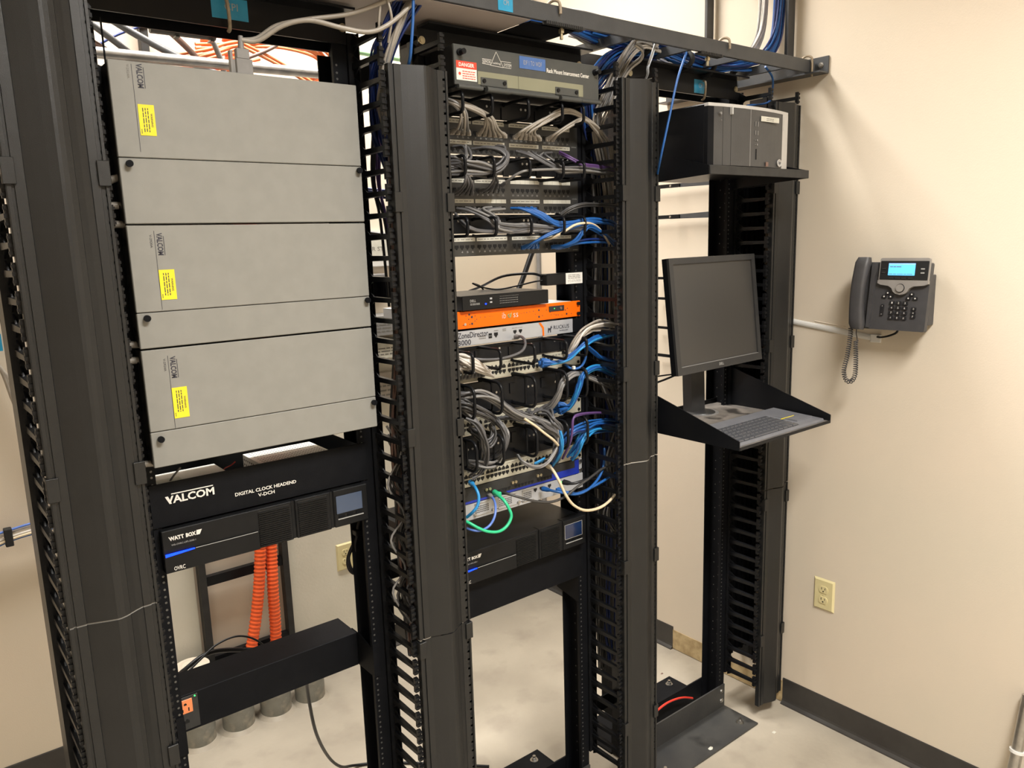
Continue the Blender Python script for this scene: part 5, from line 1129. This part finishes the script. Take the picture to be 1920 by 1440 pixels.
 ('network_cable','blue cord rising from the upper beige switch to the last ring','blue cords rising from the upper beige switch to the last ring',['blue', 'blue', 'lblue'],0.0033,8,0.01,[(1.015,-0.03,1.4173,1.2),(1.0413,-0.055,1.4192,0.8),(1.0724,-0.075,1.4322,0.9),(1.0971,-0.088,1.4526,1.0),(1.1221,-0.09,1.4648,1.0),(1.1858,-0.06,1.4706,1.0),(1.2844,-0.03,1.4766,1.2)],(0, 0),'blue'),
 ('network_cable','white patch cord rising steeply from the upper beige switch into the cable manager','white cords rising from the upper beige switch into the cable manager',['white', 'beige'],0.0033,9,0.017,[(1.0919,-0.045,1.4344,0.6),(1.0989,-0.065,1.4602,0.7),(1.1135,-0.075,1.489,0.9),(1.149,-0.07,1.5061,1.0),(1.2054,-0.055,1.5087,1.0),(1.2721,-0.035,1.4976,1.0),(1.3413,-0.015,1.4753,1.0),(1.3815,0.02,1.3951,1.3)],(0, 0),None),
 ('network_cable','blue patch cord with a white tag hanging in a loop below the last ring','',['blue'],0.0036,1,0,[(1.1168,-0.092,1.463,1.0),(1.1224,-0.09,1.4426,1.0),(1.1228,-0.085,1.4223,1.0),(1.1138,-0.08,1.4056,1.0),(1.0982,-0.075,1.4,1.0),(1.0843,-0.065,1.4026,1.0),(1.0817,-0.05,1.4113,1.0)],(0, 0),None),
 ('network_cable','blue patch cord slanting down right from the last ring beside the upper beige switch','blue cords slanting down right beside the upper beige switch',['blue', 'navy'],0.0033,5,0.009,[(1.1351,-0.08,1.4601,1.0),(1.1818,-0.06,1.4357,1.0),(1.2319,-0.045,1.4106,1.0),(1.3135,-0.03,1.389,1.0)],(0, 0),None),
 ('network_cable','light grey cord crossing into the cable manager beside the upper beige switch','light grey cords crossing into the cable manager',['lgray'],0.0033,2,0.006,[(1.1387,-0.08,1.4721,1.0),(1.2061,-0.05,1.4576,1.0),(1.2693,-0.03,1.4415,1.0),(1.3414,0.0,1.4313,1.0)],(0, 0),None),
 ('network_cable','bright blue patch cord curving up from the middle beige switch through the last ring','bright blue cords from the middle beige switch',['blue', 'blue', 'lblue'],0.0031,9,0.01,[(1.0734,-0.03,1.2842,2.0),(1.0876,-0.055,1.2895,1.0),(1.0932,-0.075,1.318,1.0),(1.0979,-0.085,1.3536,1.0),(1.1071,-0.09,1.3778,1.0),(1.1538,-0.07,1.3869,1.0),(1.2121,-0.05,1.3838,1.0),(1.2958,-0.025,1.3533,1.3)],(0, 0),'blue'),
 ('network_cable','grey patch cord curving up from the middle beige switch through the last two rings','grey cords curving up from the middle beige switch',['gray', 'lgray'],0.0033,6,0.009,[(1.0174,-0.03,1.2855,1.0),(1.022,-0.055,1.306,1.0),(1.0276,-0.075,1.3351,1.0),(1.0323,-0.085,1.3651,1.0),(1.0634,-0.08,1.3824,1.0),(1.106,-0.07,1.3843,1.0),(1.1763,-0.05,1.3614,1.0),(1.2957,-0.01,1.3111,1.0)],(0, 0),'gray'),
 ('network_cable','thick dark patch cord arching behind the last ring above the middle beige switch','dark cords arching behind the last ring above the middle beige switch',['dgray'],0.0034,3,0.008,[(1.0673,-0.05,1.3634,1.0),(1.0864,-0.055,1.3814,1.0),(1.1214,-0.05,1.3838,1.0),(1.1746,-0.03,1.3618,1.0),(1.306,0.0,1.3138,1.0)],(0, 0),None),
 ('network_cable','grey cord sweeping from the left rings across to the last ring but one','grey cords sweeping from the left rings down to the right ring',['gray', 'gray', 'lgray'],0.0033,11,0.013,[(0.7061,-0.05,1.3769,1.0),(0.7262,-0.075,1.3796,1.0),(0.7655,-0.088,1.3789,0.9),(0.8104,-0.09,1.3578,0.9),(0.86,-0.08,1.3232,1.0),(0.9207,-0.07,1.2904,1.0),(0.9883,-0.07,1.2619,1.0),(1.0206,-0.08,1.2382,1.0),(1.0261,-0.08,1.1997,1.0),(1.0419,-0.05,1.1502,1.0)],(0, 0),None),
 ('network_cable','grey patch cord falling from the first ring to the middle beige switch','grey cords falling from the first ring to the middle beige switch',['gray', 'dgray'],0.0033,9,0.013,[(0.7049,-0.05,1.3546,1.0),(0.7163,-0.08,1.3595,1.0),(0.7474,-0.088,1.3423,1.0),(0.7873,-0.085,1.3218,1.0),(0.8224,-0.06,1.3004,1.0),(0.8562,-0.03,1.2803,0.8)],(0, 0),'gray'),
 ('network_cable','grey patch cord running right from the middle beige switch','grey cords running right from the ports of the middle beige switch',['gray', 'gray', 'dgray'],0.0033,11,0.01,[(0.8695,-0.025,1.2917,0.6),(0.8846,-0.055,1.2916,0.7),(0.9282,-0.075,1.2754,0.9),(0.9794,-0.08,1.2553,1.0),(1.0095,-0.085,1.2311,1.0),(1.0292,-0.08,1.1941,1.0),(1.0451,-0.05,1.1444,1.0)],(0.014, 0.5),'gray'),
 ('network_cable','slim grey patch cord bending down right by the last ring but one','slim grey cords by the last ring but one',['gray'],0.0033,5,0.009,[(0.9917,-0.03,1.2872,1.0),(1.0041,-0.06,1.2848,1.0),(1.0009,-0.085,1.2696,1.0),(1.0293,-0.085,1.245,1.0),(1.0486,-0.07,1.2113,1.0)],(0.008, 0.5),None),
 ('network_cable','grey patch cord hanging in a bow before the left side of the lowest cable manager','grey cords hanging in bows before the lowest cable manager',['gray', 'gray', 'lgray'],0.0033,8,0.016,[(0.7218,-0.07,1.3302,1.0),(0.7404,-0.088,1.3096,1.0),(0.7584,-0.095,1.2759,1.0),(0.766,-0.09,1.2414,1.0),(0.7823,-0.07,1.2087,1.0),(0.7821,-0.045,1.1728,1.0),(0.7609,-0.03,1.1549,1.0)],(0, 0),None),
 ('network_cable','grey patch cord bowing from the third ring down to the lowest beige switch','grey cords bowing down to the lowest beige switch',['gray'],0.0033,6,0.011,[(0.8224,-0.06,1.3004,1.0),(0.8255,-0.085,1.2853,1.0),(0.832,-0.09,1.257,1.0),(0.8304,-0.085,1.2281,1.0),(0.827,-0.06,1.2049,1.0),(0.8161,-0.035,1.1877,1.0)],(0, 0),None),
 ('network_cable','grey patch cord bowing wide right of the third ring','grey cords bowing wide right of the third ring',['gray', 'lgray'],0.0033,3,0.007,[(0.8507,-0.06,1.2838,1.0),(0.8441,-0.09,1.2689,1.0),(0.8421,-0.092,1.2437,1.0),(0.8352,-0.08,1.2144,1.0),(0.8487,-0.05,1.189,1.0)],(0, 0),None),
 ('network_cable','dark grey patch cord hanging between the first two rings of the lowest cable manager','dark grey cords hanging between the first two rings',['gray', 'dgray'],0.0033,6,0.014,[(0.7527,-0.05,1.2805,1.0),(0.7616,-0.075,1.2671,1.0),(0.7922,-0.07,1.2396,1.0),(0.8131,-0.07,1.2615,1.0),(0.813,-0.06,1.2833,1.0)],(0, 0),None),
 ('network_cable','grey patch cord lying along the top of the lowest beige switch','grey cords along the top of the lowest beige switch',['gray', 'lgray'],0.0033,6,0.009,[(0.7572,-0.03,1.1938,1.0),(0.7664,-0.06,1.1934,1.0),(0.7898,-0.07,1.186,1.0),(0.8232,-0.06,1.1842,1.0),(0.8613,-0.03,1.1897,1.0)],(0, 0),None),
 ('network_cable','grey patch cord dipping below the middle ring over the lowest beige switch','grey cords dipping over the lowest beige switch',['gray', 'lgray'],0.0031,4,0.006,[(0.9188,-0.03,1.1808,0.8),(0.9084,-0.065,1.1727,1.0),(0.9356,-0.08,1.1579,1.0),(0.969,-0.085,1.1595,1.0),(0.9951,-0.085,1.1766,1.0),(1.0163,-0.08,1.199,1.0),(1.0293,-0.07,1.2274,1.0)],(0, 0),None),
 ('network_cable','blue patch cord bending from the cable manager down before the lowest beige switch','blue cords bending down from the lowest rings',['blue', 'blue', 'blue', 'navy'],0.0031,12,0.014,[(1.3457,-0.02,1.1868,1.0),(1.264,-0.04,1.2124,1.0),(1.1856,-0.06,1.2277,1.0),(1.1241,-0.08,1.2301,1.0),(1.0785,-0.085,1.2288,1.0),(1.0495,-0.08,1.2129,1.0),(1.0348,-0.07,1.1886,1.0),(1.0387,-0.05,1.1534,1.0),(1.0391,-0.03,1.126,0.8)],(0, 0),None),
 ('network_cable','blue patch cord falling steeply behind the last ring of the lowest cable manager','blue cords falling steeply behind the last ring',['blue', 'lblue'],0.0031,10,0.016,[(1.3523,-0.01,1.1756,1.0),(1.2666,-0.03,1.1994,1.0),(1.1917,-0.05,1.2132,1.0),(1.1334,-0.07,1.2138,1.0),(1.1077,-0.075,1.1988,1.0),(1.1041,-0.06,1.1709,1.0),(1.1062,-0.035,1.1447,1.0)],(0, 0),None),
 ('network_cable','bright blue patch cord hanging straight left of the last ring but one','bright blue cords left of the lowest last ring but one',['lblue', 'blue'],0.0033,3,0.006,[(1.0214,-0.09,1.2398,1.0),(1.021,-0.095,1.2134,1.0),(1.0232,-0.09,1.1846,1.0),(1.0274,-0.07,1.1571,1.0),(1.0326,-0.045,1.133,1.0)],(0, 0),None),
 ('network_cable','purple patch cord folded over the last ring of the lowest cable manager','purple cords over the last ring of the lowest cable manager',['purple'],0.0033,2,0.004,[(1.3459,-0.02,1.2118,1.0),(1.2407,-0.045,1.2452,1.0),(1.1503,-0.075,1.2646,1.0),(1.0806,-0.098,1.2745,1.0),(1.0573,-0.105,1.2683,1.0),(1.0543,-0.104,1.2388,1.0),(1.0554,-0.095,1.207,1.0),(1.0609,-0.07,1.1709,1.0),(1.0697,-0.045,1.1436,1.0)],(0, 0),None),
 ('network_cable','cream patch cord slanting down right among the grey cords','',['tan'],0.0036,1,0,[(0.9023,-0.085,1.2934,1.0),(0.9322,-0.092,1.2704,1.0),(0.9598,-0.095,1.2467,1.0),(0.9907,-0.095,1.2227,1.0),(1.0157,-0.088,1.2007,1.0)],(0, 0),None),
 ('network_cable','cream patch cord hanging in a wide loop to the right cable manager','',['tan'],0.0042,1,0,[(1.0292,-0.03,1.128,1.0),(1.0147,-0.065,1.1257,1.0),(1.0145,-0.09,1.1008,1.0),(1.0275,-0.1,1.0621,1.0),(1.053,-0.104,1.0263,1.0),(1.0992,-0.105,0.9991,1.0),(1.1639,-0.1,0.9918,1.0),(1.2216,-0.09,1.0038,1.0),(1.2692,-0.075,1.0248,1.0)],(0, 0),'tan'),
 ('network_cable','dark grey patch cord sagging from the green plug across to the cable manager','',['dgray'],0.0036,1,0,[(0.8573,-0.03,1.092,1.0),(0.8677,-0.055,1.0882,1.0),(0.8967,-0.075,1.0752,1.0),(0.9375,-0.085,1.0588,1.0),(0.9871,-0.09,1.0475,1.0),(1.0364,-0.09,1.0512,1.0),(1.0806,-0.09,1.0681,1.0),(1.134,-0.085,1.0812,1.0),(1.2026,-0.07,1.0925,1.0),(1.2788,-0.05,1.0847,1.0)],(0, 0),'black'),
 ('network_cable','blue patch cord curving from the silver router up into the cable manager','',['blue'],0.004,1,0,[(1.0125,-0.028,1.0638,1.0),(1.0185,-0.055,1.0636,1.0),(1.0436,-0.075,1.0562,1.0),(1.086,-0.08,1.0437,1.0),(1.1312,-0.08,1.0464,1.0),(1.1804,-0.07,1.0624,1.0),(1.2126,-0.06,1.0856,1.0),(1.2304,-0.05,1.115,1.0),(1.2408,-0.04,1.1408,1.0)],(0, 0),'blue'),
 ('network_cable','blue patch cord sagging from the silver router to the right cable manager','',['blue'],0.004,1,0,[(1.0657,-0.028,1.0491,1.0),(1.0785,-0.055,1.0446,1.0),(1.1092,-0.07,1.0399,1.0),(1.1609,-0.075,1.0492,1.0),(1.2168,-0.07,1.0572,1.0),(1.2785,-0.05,1.0585,1.0),(1.3005,-0.04,1.0628,1.0)],(0, 0),'blue'),
 ('network_cable','black cord from the green light of the silver router to the cable manager','',['black'],0.0045,1,0,[(1.0928,-0.025,1.0648,1.0),(1.1008,-0.05,1.0648,1.0),(1.1263,-0.06,1.0681,1.0),(1.1737,-0.055,1.0659,1.0),(1.2496,-0.03,1.0327,1.0)],(0, 0),'black'),
 ('network_cable','green patch cord hanging in a round loop from the silver router','',['green'],0.0042,1,0,[(0.8483,-0.018,1.0887,1.0),(0.8366,-0.045,1.0905,1.0),(0.8338,-0.075,1.0839,1.0),(0.8402,-0.09,1.0594,1.0),(0.8408,-0.094,1.0408,1.0),(0.8236,-0.096,1.0214,1.0),(0.7955,-0.098,1.0148,1.0),(0.7615,-0.098,1.0238,1.0),(0.7371,-0.09,1.0375,1.0),(0.7208,-0.075,1.0506,1.0),(0.7111,-0.05,1.057,1.0)],(0, 0),'green'),
 ('network_cable','pale violet-blue patch cord hanging beside the green loop','',['periw'],0.0034,1,0,[(0.8317,-0.018,1.0839,1.0),(0.8192,-0.05,1.0836,1.0),(0.8055,-0.075,1.0737,1.0),(0.7918,-0.088,1.054,1.0),(0.7737,-0.09,1.0351,1.0),(0.7479,-0.09,1.0287,1.0),(0.7273,-0.08,1.0313,1.0),(0.7156,-0.05,1.0367,1.0)],(0, 0),'lgray'),
 ('network_cable','light blue patch cord hooking down at the left edge of the silver router','',['lblue'],0.0042,1,0,[(0.7629,-0.03,1.1377,1.0),(0.7515,-0.065,1.1341,1.0),(0.7495,-0.08,1.1169,1.0),(0.7421,-0.085,1.0963,1.0),(0.7297,-0.08,1.0793,1.0),(0.7237,-0.06,1.0613,1.0)],(0, 0),'lblue'),
 ('network_cable','light blue patch cord loop low in the lowest cable manager ports','light blue cords by the lowest beige switch',['lblue'],0.0031,2,0.006,[(1.0036,-0.03,1.1513,1.0),(0.9964,-0.05,1.1644,1.0),(0.9727,-0.055,1.1601,1.0),(0.9609,-0.05,1.1564,1.0)],(0, 0),None),
 ('data_cable','blue data cable dropping from the runway into the cable manager beside the fibre box','blue cables dropping from the runway beside the fibre box',['blue', 'navy', 'navy'],0.003,26,0.026,[(1.4635,-0.02,2.2716,1.0),(1.3308,-0.02,2.2491,1.0),(1.2469,-0.03,2.1964,1.0),(1.1951,-0.03,2.1159,1.0),(1.2689,0.01,1.9693,1.0),(1.2913,0.02,1.7915,1.0),(1.3078,0.03,1.4458,1.0),(1.3022,0.03,1.0131,1.0)],(0, 0),None),
 ('data_cable','beige data cable dropping from the runway behind the manager fingers','beige cables dropping from the runway behind the manager fingers',['beige', 'lgray', 'beige'],0.0033,16,0.018,[(1.4407,-0.06,2.2726,1.0),(1.3633,-0.06,2.2801,1.0),(1.2991,-0.06,2.2172,1.0),(1.2462,-0.05,2.1171,1.0),(1.2255,-0.035,2.048,1.0),(1.2743,-0.02,1.923,1.0),(1.315,-0.01,1.7446,1.0),(1.3228,0.0,1.4787,1.0)],(0, 0),None),
 ('data_cable','grey data cable running down inside the third cable manager','grey cables inside the third cable manager',['dgray', 'gray', 'black', 'lgray', 'dgray'],0.0032,26,0.03,[(1.262,0.015,1.95,1.0),(1.285,0.02,1.7,1.0),(1.27,0.015,1.4,1.0),(1.29,0.025,1.1,1.0),(1.275,0.02,0.85,1.0),(1.3,0.03,0.6,1.0),(1.29,0.03,0.38,0.5)],(0, 0),None),
 ('data_cable','navy data cable running down inside the third cable manager','navy cables inside the third cable manager',['navy', 'navy', 'dgray'],0.003,14,0.026,[(1.3,0.0,1.8,1.0),(1.31,0.01,1.5,1.0),(1.295,0.0,1.2,1.0),(1.31,0.005,0.9,1.0),(1.305,0.01,0.6,1.0),(1.31,0.0,0.42,0.5)],(0, 0),None),
 ('data_cable','grey cord tangled inside the third cable manager','tangled grey cords inside the third cable manager',['gray', 'lgray', 'dgray'],0.0028,9,0.035,[(1.25,-0.03,1.35,1.0),(1.29,-0.04,1.27,1.0),(1.31,-0.03,1.18,1.0),(1.27,-0.04,1.1,1.0),(1.3,-0.03,1.0,1.0),(1.26,-0.04,0.93,1.0),(1.3,-0.03,0.86,1.0)],(0, 0),None),
 ('data_cable','black cable running down inside the second cable manager','black cables inside the second cable manager',['black', 'dgray', 'black', 'brown', 'gray'],0.0034,26,0.013,[(0.618,0.0,2.0617,1.0),(0.5928,-0.02,1.9405,1.0),(0.5762,-0.03,1.797,1.0),(0.5753,-0.03,1.6757,1.0),(0.5743,-0.03,1.5514,1.0),(0.562,-0.04,1.4524,1.0),(0.5483,-0.04,1.3518,1.4),(0.5431,-0.05,1.2504,1.5),(0.5456,-0.05,1.1304,1.5),(0.5459,-0.05,0.9942,1.4),(0.5492,-0.05,0.8534,1.3),(0.5503,-0.05,0.7457,1.0)],(0, 0),None),
 ('data_cable','grey cord coiled in the lower half of the second cable manager','grey cords coiled inside the second cable manager',['gray', 'dgray', 'lgray'],0.0028,12,0.03,[(0.5352,-0.04,1.3281,1.0),(0.5555,-0.06,1.263,1.0),(0.5307,-0.05,1.1938,1.0),(0.561,-0.06,1.1157,1.0),(0.5247,-0.06,1.0577,1.0),(0.5601,-0.06,0.9794,1.0),(0.5219,-0.06,0.922,1.0),(0.5583,-0.06,0.8257,1.0)],(0, 0),None),
 ('data_cable','dark cable leaning through the second cable manager behind the fingers','dark cables leaning through the second cable manager',['black', 'purple'],0.0036,4,0.012,[(0.585,0.04,2.05,1.0),(0.575,0.05,1.9,1.0),(0.59,0.045,1.8,1.0),(0.595,0.03,1.6,1.0)],(0, 0),None),
 ('data_cable','navy cable arching left behind the fingers of the second cable manager','navy cables arching behind the second cable manager',['navy'],0.0032,10,0.01,[(0.53,0.3,2.0,1.0),(0.56,0.25,1.93,1.0),(0.6,0.15,1.885,1.0),(0.64,0.08,1.87,1.0)],(0, 0),None),
 ('data_cable','navy cable curving behind the fingers level with the middle grey cabinet','navy cables curving behind the second cable manager at the cabinet gap',['navy', 'dgray'],0.003,7,0.01,[(0.53,0.3,1.86,1.0),(0.57,0.24,1.8,1.0),(0.62,0.14,1.775,1.0),(0.66,0.08,1.77,1.0)],(0, 0),None),
 ('data_cable','blue data cable falling from the runway into the second cable manager','navy cables falling from the runway into the second cable manager',['navy'],0.003,22,0.022,[(0.6242,-0.12,2.294,1.0),(0.5909,-0.11,2.2542,1.0),(0.5581,-0.1,2.1989,1.0),(0.5417,-0.07,2.144,1.0),(0.5507,-0.03,2.0858,1.0),(0.57,0.0,1.9885,1.0),(0.6,0.0,1.9,1.0),(0.605,0.0,1.7,1.0)],(0, 0),None),
 ('data_cable','beige data cable falling from the runway before the navy bundle','beige cables falling from the runway into the second cable manager',['beige', 'lgray'],0.0036,7,0.01,[(0.6308,-0.13,2.2873,1.0),(0.5863,-0.13,2.2488,1.0),(0.5632,-0.125,2.2047,1.0),(0.545,-0.11,2.1475,1.0),(0.5402,-0.09,2.097,1.0),(0.56,-0.04,2.0514,1.0),(0.6,-0.01,1.98,1.0)],(0, 0),None),
 ('data_cable','blue data cable in the sagging bundle over the second cable manager at the runway','blue and grey cables sagging under the runway',['navy', 'blue', 'lgray'],0.0032,14,0.009,[(0.5965,-0.12,2.2737,1.0),(0.7193,-0.1,2.2761,1.0),(0.8076,-0.09,2.2666,1.0),(0.9025,-0.08,2.2742,1.0),(1.0662,-0.05,2.2901,1.0),(1.2479,-0.02,2.2807,1.0),(1.4183,-0.02,2.2692,1.0)],(0, 0),None),
 ('data_cable','blue data cable lying along the runway toward the right wall','blue cables lying along the runway toward the right wall',['blue', 'navy', 'blue'],0.0031,20,0.022,[(1.2,-0.04,2.305,1.0),(1.45,-0.04,2.29,1.0),(1.62,-0.03,2.272,1.0),(1.8,0.0,2.275,1.0),(1.93,-0.04,2.29,1.0),(2.0,-0.06,2.34,1.0),(2.035,-0.062,2.46,1.0),(2.04,-0.055,2.75,1.0),(2.04,-0.05,3.45,1.0)],(0, 0),None),
 ('data_cable','white data cable lying along the runway and rising up the right wall','white cables lying along the runway and rising up the right wall',['white', 'white', 'white', 'lgray'],0.0033,16,0.02,[(1.2,0.02,2.305,1.0),(1.45,0.02,2.29,1.0),(1.65,0.03,2.272,1.0),(1.8,0.03,2.28,1.0),(1.93,0.01,2.3,1.0),(2.0,0.0,2.36,1.0),(2.035,-0.005,2.47,1.0),(2.04,0.0,2.75,1.0),(2.04,0.005,3.45,1.0)],(0, 0),None),
 ('data_cable','white data cable lying on top of the runway over the middle rack','white cables on top of the runway over the middle rack',['white', 'lgray'],0.0033,10,0.012,[(-0.2,-0.07,2.3,1.0),(0.5,-0.07,2.3,1.0),(0.95,-0.08,2.305,1.0),(1.12,-0.1,2.312,1.0),(1.3,-0.09,2.3,1.0),(1.45,-0.03,2.295,1.0)],(0, 0),None),
 ('data_cable','beige cable running under the rack top toward the fibre box','grey jacketed cables running under the runway',['lgray'],0.005,3,0.01,[(1.14,-0.03,2.2822,1.0),(1.227,0.0,2.2754,1.0),(1.3607,0.05,2.3136,1.0),(1.5034,0.1,2.3602,1.0)],(0, 0),None),
 ('data_cable','pale blue cable hooked over the runway beside the third cable manager','pale blue cables hooked beside the third cable manager',['paleblue', 'lgray'],0.0034,2,0.006,[(1.3446,-0.14,2.2615,1.0),(1.3263,-0.145,2.2315,1.0),(1.3151,-0.14,2.1975,1.0),(1.3493,-0.1,2.1738,1.0),(1.3,-0.06,2.08,1.0)],(0, 0),None),
 ('data_cable','light grey cable looping from the runway into the third cable manager','light grey cables looping into the third cable manager',['lgray', 'beige'],0.0034,3,0.006,[(1.2871,-0.12,2.2518,1.0),(1.3142,-0.12,2.2416,1.0),(1.3189,-0.11,2.2211,1.0),(1.2987,-0.08,2.1929,1.0),(1.2666,-0.04,2.1063,1.0)],(0, 0),None),
 ('data_cable','thin blue cable hanging from the runway in front of the desktop computer','',['blue'],0.0034,1,0,[(1.4313,-0.176,2.2404,1.0),(1.3896,-0.18,2.1641,1.0),(1.3577,-0.18,2.0655,1.0),(1.3375,-0.17,1.9686,1.0),(1.378,-0.12,1.9176,1.0)],(0, 0),None),
 ('data_cable','thin blue cable dropping from the runway to the last cable manager','',['blue'],0.0034,1,0,[(1.9122,-0.1,2.2684,1.0),(1.9668,-0.09,2.2436,1.0),(1.984,-0.08,2.2058,1.0),(1.977,-0.07,2.1704,1.0),(1.8896,-0.05,2.1565,1.0)],(0, 0),None),
 ('data_cable','thin blue cable hanging straight down right of the beige cables','',['blue'],0.0034,1,0,[(0.5806,-0.155,2.2574,1.0),(0.5761,-0.155,2.2051,1.0),(0.5701,-0.15,2.1427,1.0),(0.5863,-0.11,2.0981,1.0),(0.635,-0.06,1.95,1.0)],(0, 0),None),
 ('data_cable','pale cable arching from the ribbon connector up to the runway','pale cables arching from the ribbon connector to the runway',['beige'],0.0048,1,0,[(0.2505,-0.044,2.15,1.0),(0.2816,-0.05,2.1561,1.0),(0.3167,-0.07,2.1801,1.0),(0.3759,-0.09,2.1957,1.0),(0.4605,-0.11,2.2142,1.0),(0.5381,-0.14,2.2462,1.0),(0.6176,-0.15,2.2801,1.0)],(0, 0),None),
 ('data_cable','pale cable sagging from the ribbon connector across to the beige bundle','pale cables arching from the ribbon connector to the runway',['beige'],0.0048,1,0,[(0.2515,-0.046,2.15,1.0),(0.2813,-0.055,2.1511,1.0),(0.3234,-0.08,2.1788,1.0),(0.371,-0.1,2.1908,1.0),(0.4293,-0.12,2.1805,1.0),(0.4835,-0.13,2.1774,1.0),(0.522,-0.14,2.1927,1.0),(0.5754,-0.14,2.2344,1.0),(0.6036,-0.14,2.2699,1.0)],(0, 0),None),
 ('data_cable','thin pale cable hanging past the end of the left rack top','thin pale cables hanging past the end of the left rack top',['beige'],0.003,1,0,[(0.521,-0.13,2.2592,1.0),(0.5136,-0.13,2.2224,1.0),(0.514,-0.12,2.1836,1.0),(0.5284,-0.1,2.1581,1.0),(0.5444,-0.06,2.1025,1.0)],(0, 0),None),
 ('data_cable','thin pale cable curling before the navy bundle','',['beige'],0.003,1,0,[(0.5257,-0.14,2.2474,1.0),(0.5298,-0.145,2.2213,1.0),(0.5339,-0.14,2.2026,1.0),(0.5354,-0.12,2.1655,1.0)],(0, 0),None),
 ('data_cable','teal cord showing through the second cable manager','',['green'],0.0026,1,0,[(0.5953,0.05,1.3814,1.0),(0.6053,0.05,1.3718,1.0),(0.6149,0.05,1.3785,1.0),(0.6175,0.05,1.3945,1.0),(0.59,-0.02,1.45,1.0)],(0, 0),None),
]
# every strand of a bundle is a cord of its own: control points, strand spread, and a plug where it enters a port
crnd = random.Random(11)
for (name, label, group, cols, r, n, spread, P, fan, plug) in BUNDLES:
    for k in range(n):
        a = crnd.random()*2*math.pi; q = math.sqrt((k+.5)/n) if n > 1 else 0
        ox, oy, oz = math.cos(a)*q*spread, math.sin(a)*q*spread*.7, math.sin(a*1.7+1)*q*spread*.8
        if n > 1 and abs(P[len(P)//2][2]-P[-1][2]) < .12: oz = math.sin(a)*q*spread; oy = math.cos(a)*q*spread*.8; ox = 0
        pts = []
        for i, (x, y, z, s) in enumerate(P):
            j = spread*.28*s if 0 < i < len(P)-1 or fan[0] == 0 else 0
            fx = fan[0]*k if i == 0 else (fan[0]*k*fan[1]*(.9 if i == 1 else .0) if i == 1 else (fan[0]*k*fan[1]*.45 if i == 2 else 0))
            pts.append((x+ox*s+fx+crnd.uniform(-j, j), y+oy*s+crnd.uniform(-j, j)*.6, z+oz*s+crnd.uniform(-j, j)))
        c = cols[k % len(cols)]
        if '{' in label:
            pa_, pb_ = label.split('{'); pn_, pb_ = pb_.split('}'); lab_ = pa_+str(int(pn_)+k)+pb_
        else: lab_ = label
        if plug:
            t = thing(name, lab_, 'cable', pts[0], group or None)
            d = Vector(pts[1])-Vector(pts[0])
            st = Vector(pts[0])
            obj('jacket', MB().tube(smooth_path(pts, 5), r, 6), 'c_'+c, t)
            m = MB(); m.box(st.x-.0058, st.x+.0058, min(-.004, st.y+.006), st.y-.002, st.z-.0060, st.z+.0045, .001); m.tube([st+Vector((0,.002,0)), st+d.normalized()*.010, st+d.normalized()*.020], r*1.5, 8, rs=[r*1.9, r*1.7, r*1.15])
            if label.startswith('green'): m.box(st.x-.008, st.x+.008, st.y-.020, st.y-.004, st.z-.007, st.z+.005, .002)
            obj('plug', m, 'c_'+plug, t)
        else:
            o = obj(name, MB().tube(smooth_path(pts, 5), r, 6), 'c_'+c, loc=pts[0]); tag(o, lab_, 'cable', group or None)
# ties around the overhead bundles
for (x, y, z, lab) in ((1.42, -.01, 2.285, 'black strap around the runway bundle near the third cable manager'), (1.60, -.01, 2.265, 'black strap around the runway bundle above the desktop computer'), (1.72, .0, 2.262, 'black strap around the runway bundle left of the wall angle'), (1.90, .04, 2.29, 'black strap around the runway bundle near the right wall')):
    P = [(x, y+.052*math.cos(a), z+.026*math.sin(a)) for a in [i*math.pi/10 for i in range(20)]]
    tag(obj('cable_strap', MB().tube(P, .0085, 6, closed=True), 'velcro', loc=(x,y,z)), lab, 'strap')
for (y0, z, lab) in ((.0, 2.62, 'black strap around the cables rising up the right wall, near the top edge'),):
    P = [(2.030+.030*math.cos(a), .045+.062*math.sin(a), z) for a in [i*math.pi/10 for i in range(20)]]
    tag(obj('cable_strap', MB().tube(P, .008, 6, closed=True), 'velcro', loc=(2.03,.045,z)), lab, 'strap')
tag(obj('white_tag', MB().box(1.083, 1.091, -.082, -.074, 1.400, 1.409, .001), 'whiteplastic', loc=(1.087,-.078,1.404)), 'small white tag clipped to the hanging blue cord loop', 'tag')
